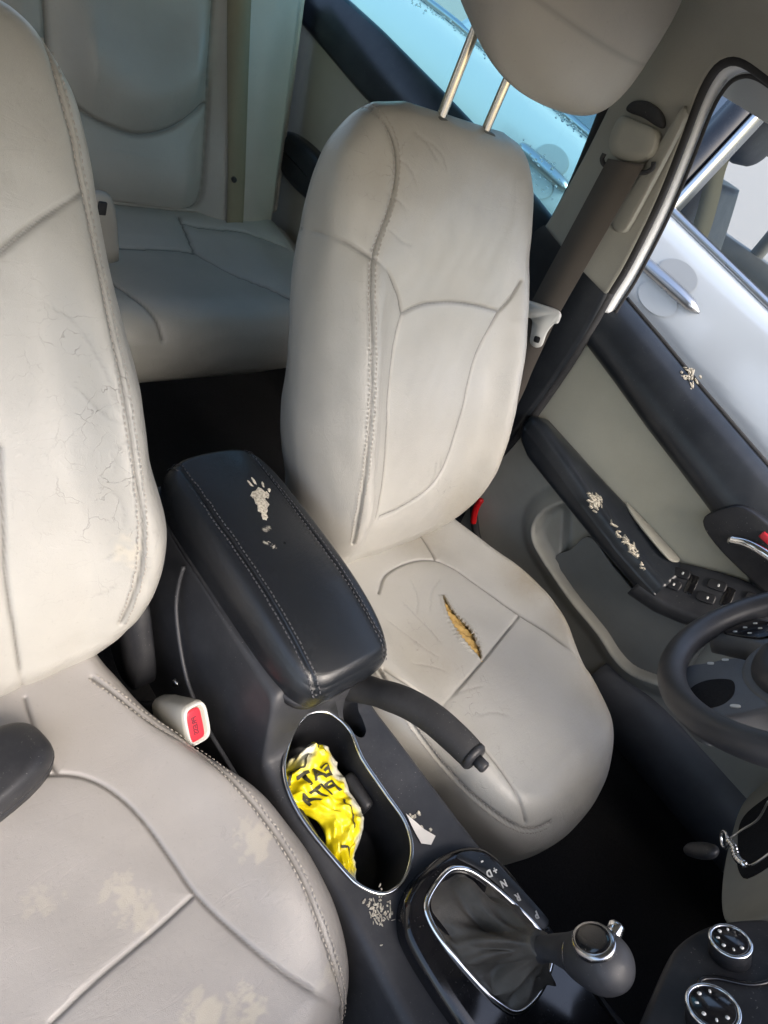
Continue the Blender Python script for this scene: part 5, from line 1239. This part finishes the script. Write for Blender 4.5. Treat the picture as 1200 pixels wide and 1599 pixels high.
bo_o = smooth([(-.050, -.082), (-.062, -.108), (-.075, -.140), (-.088, -.158), (-.130, -.125), (-.128, -.100), (-.112, -.070), (-.080, -.066)], 80, True)
bsp = wprism(bo_o, -.022, .018, .006, 'wheel_plastic', 'spoke', wheel, .012)
po = smooth([(-.066, -.092), (-.074, -.124), (-.084, -.136), (-.112, -.112), (-.112, -.092), (-.100, -.076), (-.078, -.076)], 50, True)
pod = wprism(po, -.004, .003, .001, 'gloss_black', 'button_pod', bsp, .002)
for (a, b) in ((-.080, -.122), (-.076, -.104), (-.092, -.112), (-.090, -.094), (-.104, -.102), (-.100, -.084)):
    wprism(superloop(.0014, .0026, 3, 14) + np.array([a, b]), -.0008, .0006, 0, 'print_white', 'button_mark', pod, .0006)
f_ = np.linspace(0, 2*np.pi, 100, endpoint=False); hub = np.stack([.098*np.cos(f_), .098*np.sin(f_)], 1)
wprism(hub*1.03, -.030, .028, .006, 'wheel_plastic', 'hub_ring', wheel, .02, 6)
hb = wprism(hub*.92, -.020, .034, .020, 'wheel_leather', 'horn_pad', wheel, .01, 8)
mesh('emblem', *g_tube(np.array([wp(.030*math.cos(a), .030*math.sin(a)*.55, .0148) for a in th]), .0015, 8, closed=True), 'chrome_dull', hb)
ch = smooth([tuple(wp(0, .0, -.03)), tuple(wp(0, .0, -.09)), tuple(wp(0, -.005, -.20)), tuple(wp(0, -.01, -.34))], 20)
mesh('column_cover', *g_tube(ch, [.042] + [.052]*18 + [.05], 24), 'plastic_black', wheel)
# ------------------------------------------------------------------ dashboard with climate panel
dash = thing('dashboard', 'dark dashboard with round climate knobs and a beige knee panel', 'dashboard', (.0, -.4, .3))
G = []
for x in np.linspace(-.70, .70, 60):
    f = -.02*abs(x)
    G.append(smooth([(x, -.30 + f, .30), (x, -.275 + f, .36), (x, -.27 + f, .50), (x, -.29 + f, .62), (x, -.36 + f, .70), (x, -.55, .73), (x, -.95, .70), (x, -1.0, .45), (x, -.90, .25), (x, -.45, .26)], 50))
mesh('dash_body', *g_grid(np.array(G), False), 'plastic_black', dash)
# centre stack
cn = unit((0, .65, .76)); ca = np.array((-1.0, 0, 0)); cb = np.cross(cn, ca); o_ = np.array([.085, -.200, .515])
stk = smooth([(.17, -.034), (.12, -.037), (.03, -.044), (-.006, -.043), (-.04, -.031), (-.067, -.011), (-.088, .014), (-.094, .05), (-.092, .15), (.0, .17), (.17, .17)], 110, True)
pn = mesh('climate_panel', *g_prism(stk, o_ - cn*.012, ca, cb, .012, .008, 5, .12), 'plastic_black', dash)
gv = np.array([o_ + ca*a + cb*b + cn*.0008 for a, b in smooth([(.17, .030), (.08, .022), (.03, -.012), (.012, -.006), (-.004, .022), (-.03, .034), (-.09, .030)], 60)])
mesh('panel_groove', *g_tube(gv, .0022, 8), 'gloss_black', pn)
for (a, b, r) in ((-.021, -.003, .0175), (.052, .006, .0205), (.128, .006, .0185)):
    c = o_ + ca*a + cb*b; f = np.linspace(0, 2*np.pi, 48, endpoint=False); circ = np.stack([np.cos(f), np.sin(f)], 1)
    kb = mesh('climate_knob', *g_prism(circ*r, c - cn*.003, ca, cb, .019, .003, 4), 'plastic_black', pn)
    mesh('knob_ring', *g_tube(np.array([c + cn*.0155 + (ca*math.cos(q) + cb*math.sin(q))*r*.95 for q in f]), .0017, 10, closed=True), 'chrome', kb)
    mesh('knob_face', *g_prism(circ*r*.86, c + cn*.012, ca, cb, .005, .0012), 'gloss_black', kb)
    for k in range(6):
        q = math.radians(-150 + k*45); p = c + cn*.0174 + (ca*math.cos(q) + cb*math.sin(q))*r*.60
        mesh('knob_mark', *g_prism(superloop(.0016, .0010 + .0006*(k % 2), 3, 12), p, ca*math.cos(q) + cb*math.sin(q), -ca*math.sin(q) + cb*math.cos(q), .0004), 'print_white', kb)
KP = smooth([(-.615, .270), (-.467, .302), (-.35, .343), (-.275, .382), (-.250, .42), (-.265, .475), (-.45, .50), (-.64, .48), (-.66, .32)], 80, True)
kp = mesh('knee_panel', *g_prism(KP, (0, -.262, 0), (-1, 0, 0), (0, 0, 1), .022, .006, 4), 'plastic_olive', dash)
KI = smooth([(-.56, .305), (-.43, .340), (-.365, .372), (-.345, .40), (-.375, .44), (-.48, .465), (-.60, .44)], 60, True)
mesh('ignition_recess', *g_prism(KI, (0, -.262, 0), (-1, 0, 0), (0, 0, 1), .0235, .001), 'carpet', kp)
# ------------------------------------------------------------------ keys hanging from the ignition
keys = thing('car_keys', 'black car key with beaded silver chain hanging below the steering wheel', 'keys', (.25, -.165, .47))
def kq(px): return np.array(px, float)
f0 = np.array([.250, -.160, .446]); ring_c = np.array([.252, -.160, .480]); kd_ = unit((-.03*1.0 - .035, 0, .094))
fob = smooth([tuple(f0 - kd_*.050), tuple(f0 - kd_*.02), tuple(f0), tuple(f0 + kd_*.038)], 24)
kb = mesh('key_fob', *g_tube(fob, spl([0, .2, .6, .9, 1], [.004, .0095, .0110, .0090, .003], np.linspace(0, 1, 24)), 20, sx=.7), 'plastic_black', keys)
cdir = unit(np.array([-.43, .06, 1.024]) - f0); u_ = unit(np.cross(cdir, kd_))
mesh('fob_badge', *g_prism(superloop(.0055, .0038, 2.2, 30), f0 + kd_*.012 + cdir*.0120, u_, kd_, .0012 if np.dot(np.cross(u_, kd_), cdir) > 0 else .0012, .0004), 'tongue_white', kb)
rg = np.array([ring_c + u_*math.cos(a)*.0085 + kd_*math.sin(a)*.0085 for a in np.linspace(0, 2*np.pi, 40, endpoint=False)]); mesh('key_ring', *g_tube(rg, .0016, 8, closed=True), 'chrome', keys)
chp = smooth([(.248, -.160, .487), (.222, -.160, .507), (.196, -.160, .522), (.168, -.158, .545), (.158, -.158, .562), (.162, -.155, .590)], 60)
mesh('chain_cord', *g_tube(chp, .0009, 6), 'chrome_dull', keys)
for k in range(0, 40, 4):
    c = chp[k + 4]; fpts = np.array([[c + .0040*np.array((math.sin(t)*math.cos(a), math.sin(t)*math.sin(a), math.cos(t))) for a in np.linspace(0, 2*np.pi, 8, endpoint=False)] for t in np.linspace(.05, np.pi - .05, 6)])
    mesh('chain_bead', *g_grid(fpts, True, True, True), 'chrome', keys)
ch2 = smooth([(.247, -.160, .487), (.250, -.158, .51), (.248, -.155, .535), (.235, -.14, .57)], 30); mesh('chain_cord', *g_tube(ch2, .0010, 6), 'chrome_dull', keys)

# ------------------------------------------------------------------ silver car parked alongside
ncar = thing('parked_car', 'pale silver car parked close beside the open window', 'car', (1.9, .8, -.33))
def nz(y): return np.interp(y, [-1.2, .466, .84, 1.175, 1.85, 3.0], [.60, .726, .768, .799, .838, .87])
ys = np.linspace(-1.1, 3.0, 110); G = []
for y in ys:
    b = nz(y); cz = np.interp(y, [-1.1, .194, .62, 3.0], [.35, .455, .53, .70])
    G.append(smooth([(1.60, y, b - .03), (1.535, y, b - .004), (1.508, y, b - .006), (1.488, y, b - .045), (1.468, y, cz + .08), (1.462, y, cz + .012), (1.472, y, cz - .012), (1.482, y, cz - .12), (1.470, y, .12), (1.475, y, -.02), (1.51, y, -.13), (1.62, y, -.16)], 60))
mesh('body_side', *g_grid(np.array(G)), 'car_paint', ncar)
P = np.array([(1.515, y, nz(y) + .004) for y in ys]); mesh('sill_moulding', *g_tube(P, .011, 8), 'chrome_dull', ncar)
# shut line between the doors and two pull handles
P = np.array([(1.4655, .845, z) if z < .56 else (1.4655 + .10*max(0, z - .56)**1.0*.9, .845, z) for z in np.linspace(.05, .745, 30)])
def flank_x(y, z):
    b = nz(y); cz = np.interp(y, [-1.1, .194, .62, 3.0], [.35, .455, .53, .70])
    return np.interp(z, [.12, cz - .12, cz - .012, cz + .012, cz + .08, b - .045, b - .006], [1.470, 1.482, 1.472, 1.462, 1.468, 1.488, 1.508])
P = np.array([(flank_x(.87, z) - .0005, .87, z) for z in np.linspace(.05, .755, 30)]); mesh('shut_line', *g_tube(P, .0035, 6), 'rubber', ncar)
def handle(yc, zc):
    x0 = flank_x(yc, zc)
    def cup(cz, ry, rz, mat):
        P = np.array([[(flank_x(yc - .005 + ry*t*math.cos(a), cz + rz*t*math.sin(a)) - .0045, yc - .005 + ry*t*math.cos(a), cz + rz*t*math.sin(a)) for a in np.linspace(0, 2*np.pi, 40, endpoint=False)] for t in (.02, .4, .7, .9, 1.0)])
        return mesh('handle_cup', *g_grid(P, True, True), mat, ncar)
    hd = cup(zc + .030, .060, .036, 'cup_shade_paint'); cup(zc - .042, .064, .036, 'car_paint')
    bar = smooth([(x0 + .002, yc + .115, zc + .006), (x0 - .009, yc + .095, zc + .008), (x0 - .013, yc + .04, zc + .006), (x0 - .013, yc - .04, zc + .002), (x0 - .009, yc - .095, zc - .004), (x0 + .002, yc - .118, zc - .008)], 50)
    mesh('handle_bar', *g_tube(bar, spl([0, .12, .5, .85, 1], [.012, .018, .019, .017, .003], np.linspace(0, 1, 50)), 18), 'chrome_dull', hd)
handle(.705, .632); handle(1.235, .668 + .005)
# greenhouse: pillars, roof, panes
def tumble(z, y): return 1.515 + .30*max(0, z - nz(y))**1.0
def npost(name, y0, y1, w, mat, ztop=1.13):
    G = []
    for k in range(16):
        u = k/15; y = y0 + (y1 - y0)*u; z = nz(y) - .01 + (ztop - nz(y))*u; x = tumble(z, y)
        G.append([(x - .006, y - w, z), (x - .010, y, z), (x - .006, y + w, z), (x + .05, y + w, z), (x + .05, y - w, z)])
    mesh(name, *g_grid(np.array(G), True, True, True), mat, ncar)
npost('window_post', .850, .835, .009, 'chrome_dull'); npost('window_post', .905, .885, .035, 'gloss_black')
npost('window_post', 1.78, 1.55, .05, 'car_paint'); npost('window_post', -.75, -.25, .04, 'car_paint')
G = np.array([[(1.625, y, 1.135), (1.66, y, 1.165), (1.85, y, 1.215), (2.2, y, 1.235), (2.55, y, 1.215), (2.74, y, 1.165), (2.78, y, 1.135), (2.70, y, 1.13), (2.2, y, 1.19), (1.70, y, 1.13)] for y in np.linspace(-.35, 1.75, 20)])
mesh('roof', *g_grid(G, True, True, True), 'car_paint', ncar)
def pane_grid(y0, y1):
    G = []
    for y in np.linspace(y0, y1, 14): G.append([(tumble(z, y) - .002, y, z) for z in np.linspace(nz(y) - .01, 1.14, 10)])
    return g_grid(np.array(G))
mesh('rear_pane', *pane_grid(.91, 1.74), 'glass_dark', ncar)
mesh('front_pane', *pane_grid(-.5, .842), 'glass_clear', ncar)
# cabin seen through the front window
v, f = g_box((2.15, 1.0, .16), (1.25, 3.2, .25), .02); mesh('cabin_floor', v, f, 'carpet', ncar)
G = []
for k in range(24):
    u = k/23; z = .32 + .53*u; y = .78 + .20*u; hw = .24*(1 - .25*u**3); q = superloop(hw, .065*(1 - .2*u), 3.2, 50)
    G.append(np.column_stack([2.00 + q[:, 0], y + q[:, 1], np.full(50, z)]))
st = mesh('front_seat', *g_grid(np.array(G), True, True, True), 'plastic_black', ncar)
G = []
for k in range(20):
    u = k/19*2 - 1; q = superloop(.145*max(1 - abs(u)**2.6, .002)**.4, .055*max(1 - abs(u)**2.6, .002)**.4, 2.8, 50)
    G.append(np.column_stack([1.97 + q[:, 0], .955 + q[:, 1], np.full(50, 1.005 + .095*u)]))
mesh('headrest', *g_grid(np.array(G), True, True, True), 'plastic_black', st)
P = smooth([(1.64, .895, 1.0), (1.70, .885, .90), (1.75, .86, .82), (1.80, .83, .70), (1.84, .82, .50)], 40)
mesh('belt_webbing', *g_strip(P, np.tile(np.array((.012, -.024, .004)), (40, 1)), .003, np.array((-.8, -.5, 0))), 'webbing_rear', ncar)
G = np.array([[(2.74, y, .10), (2.70, y, .40), (2.70, y, .60), (2.73, y, .655), (2.78, y, .66), (2.80, y, .30)] for y in np.linspace(-1.0, 2.2, 20)])
mesh('far_door', *g_grid(G, True, True, True), 'plastic_greige', ncar)
for y0, y1, w in ((.92, .90, .05), (1.80, 1.6, .06), (-.7, -.3, .05)):
    P = smooth([(2.78, y0, .62), (2.74, (y0 + y1)/2, .9), (2.68, y1, 1.16)], 16); mesh('far_post', *g_tube(P, w*.6, 10), 'plastic_greige', ncar)
for y in (-.55, 1.95):
    f_ = np.linspace(0, 2*np.pi, 40, endpoint=False); w = np.array([[(1.50 + dx, y + r*math.cos(a), -.02 + r*math.sin(a)) for a in f_] for dx, r in ((.2, .30), (.0, .31), (-.01, .29), (-.005, .20), (.01, .19))])
    mesh('wheel', *g_grid(w, True, False, True), 'rubber', ncar)
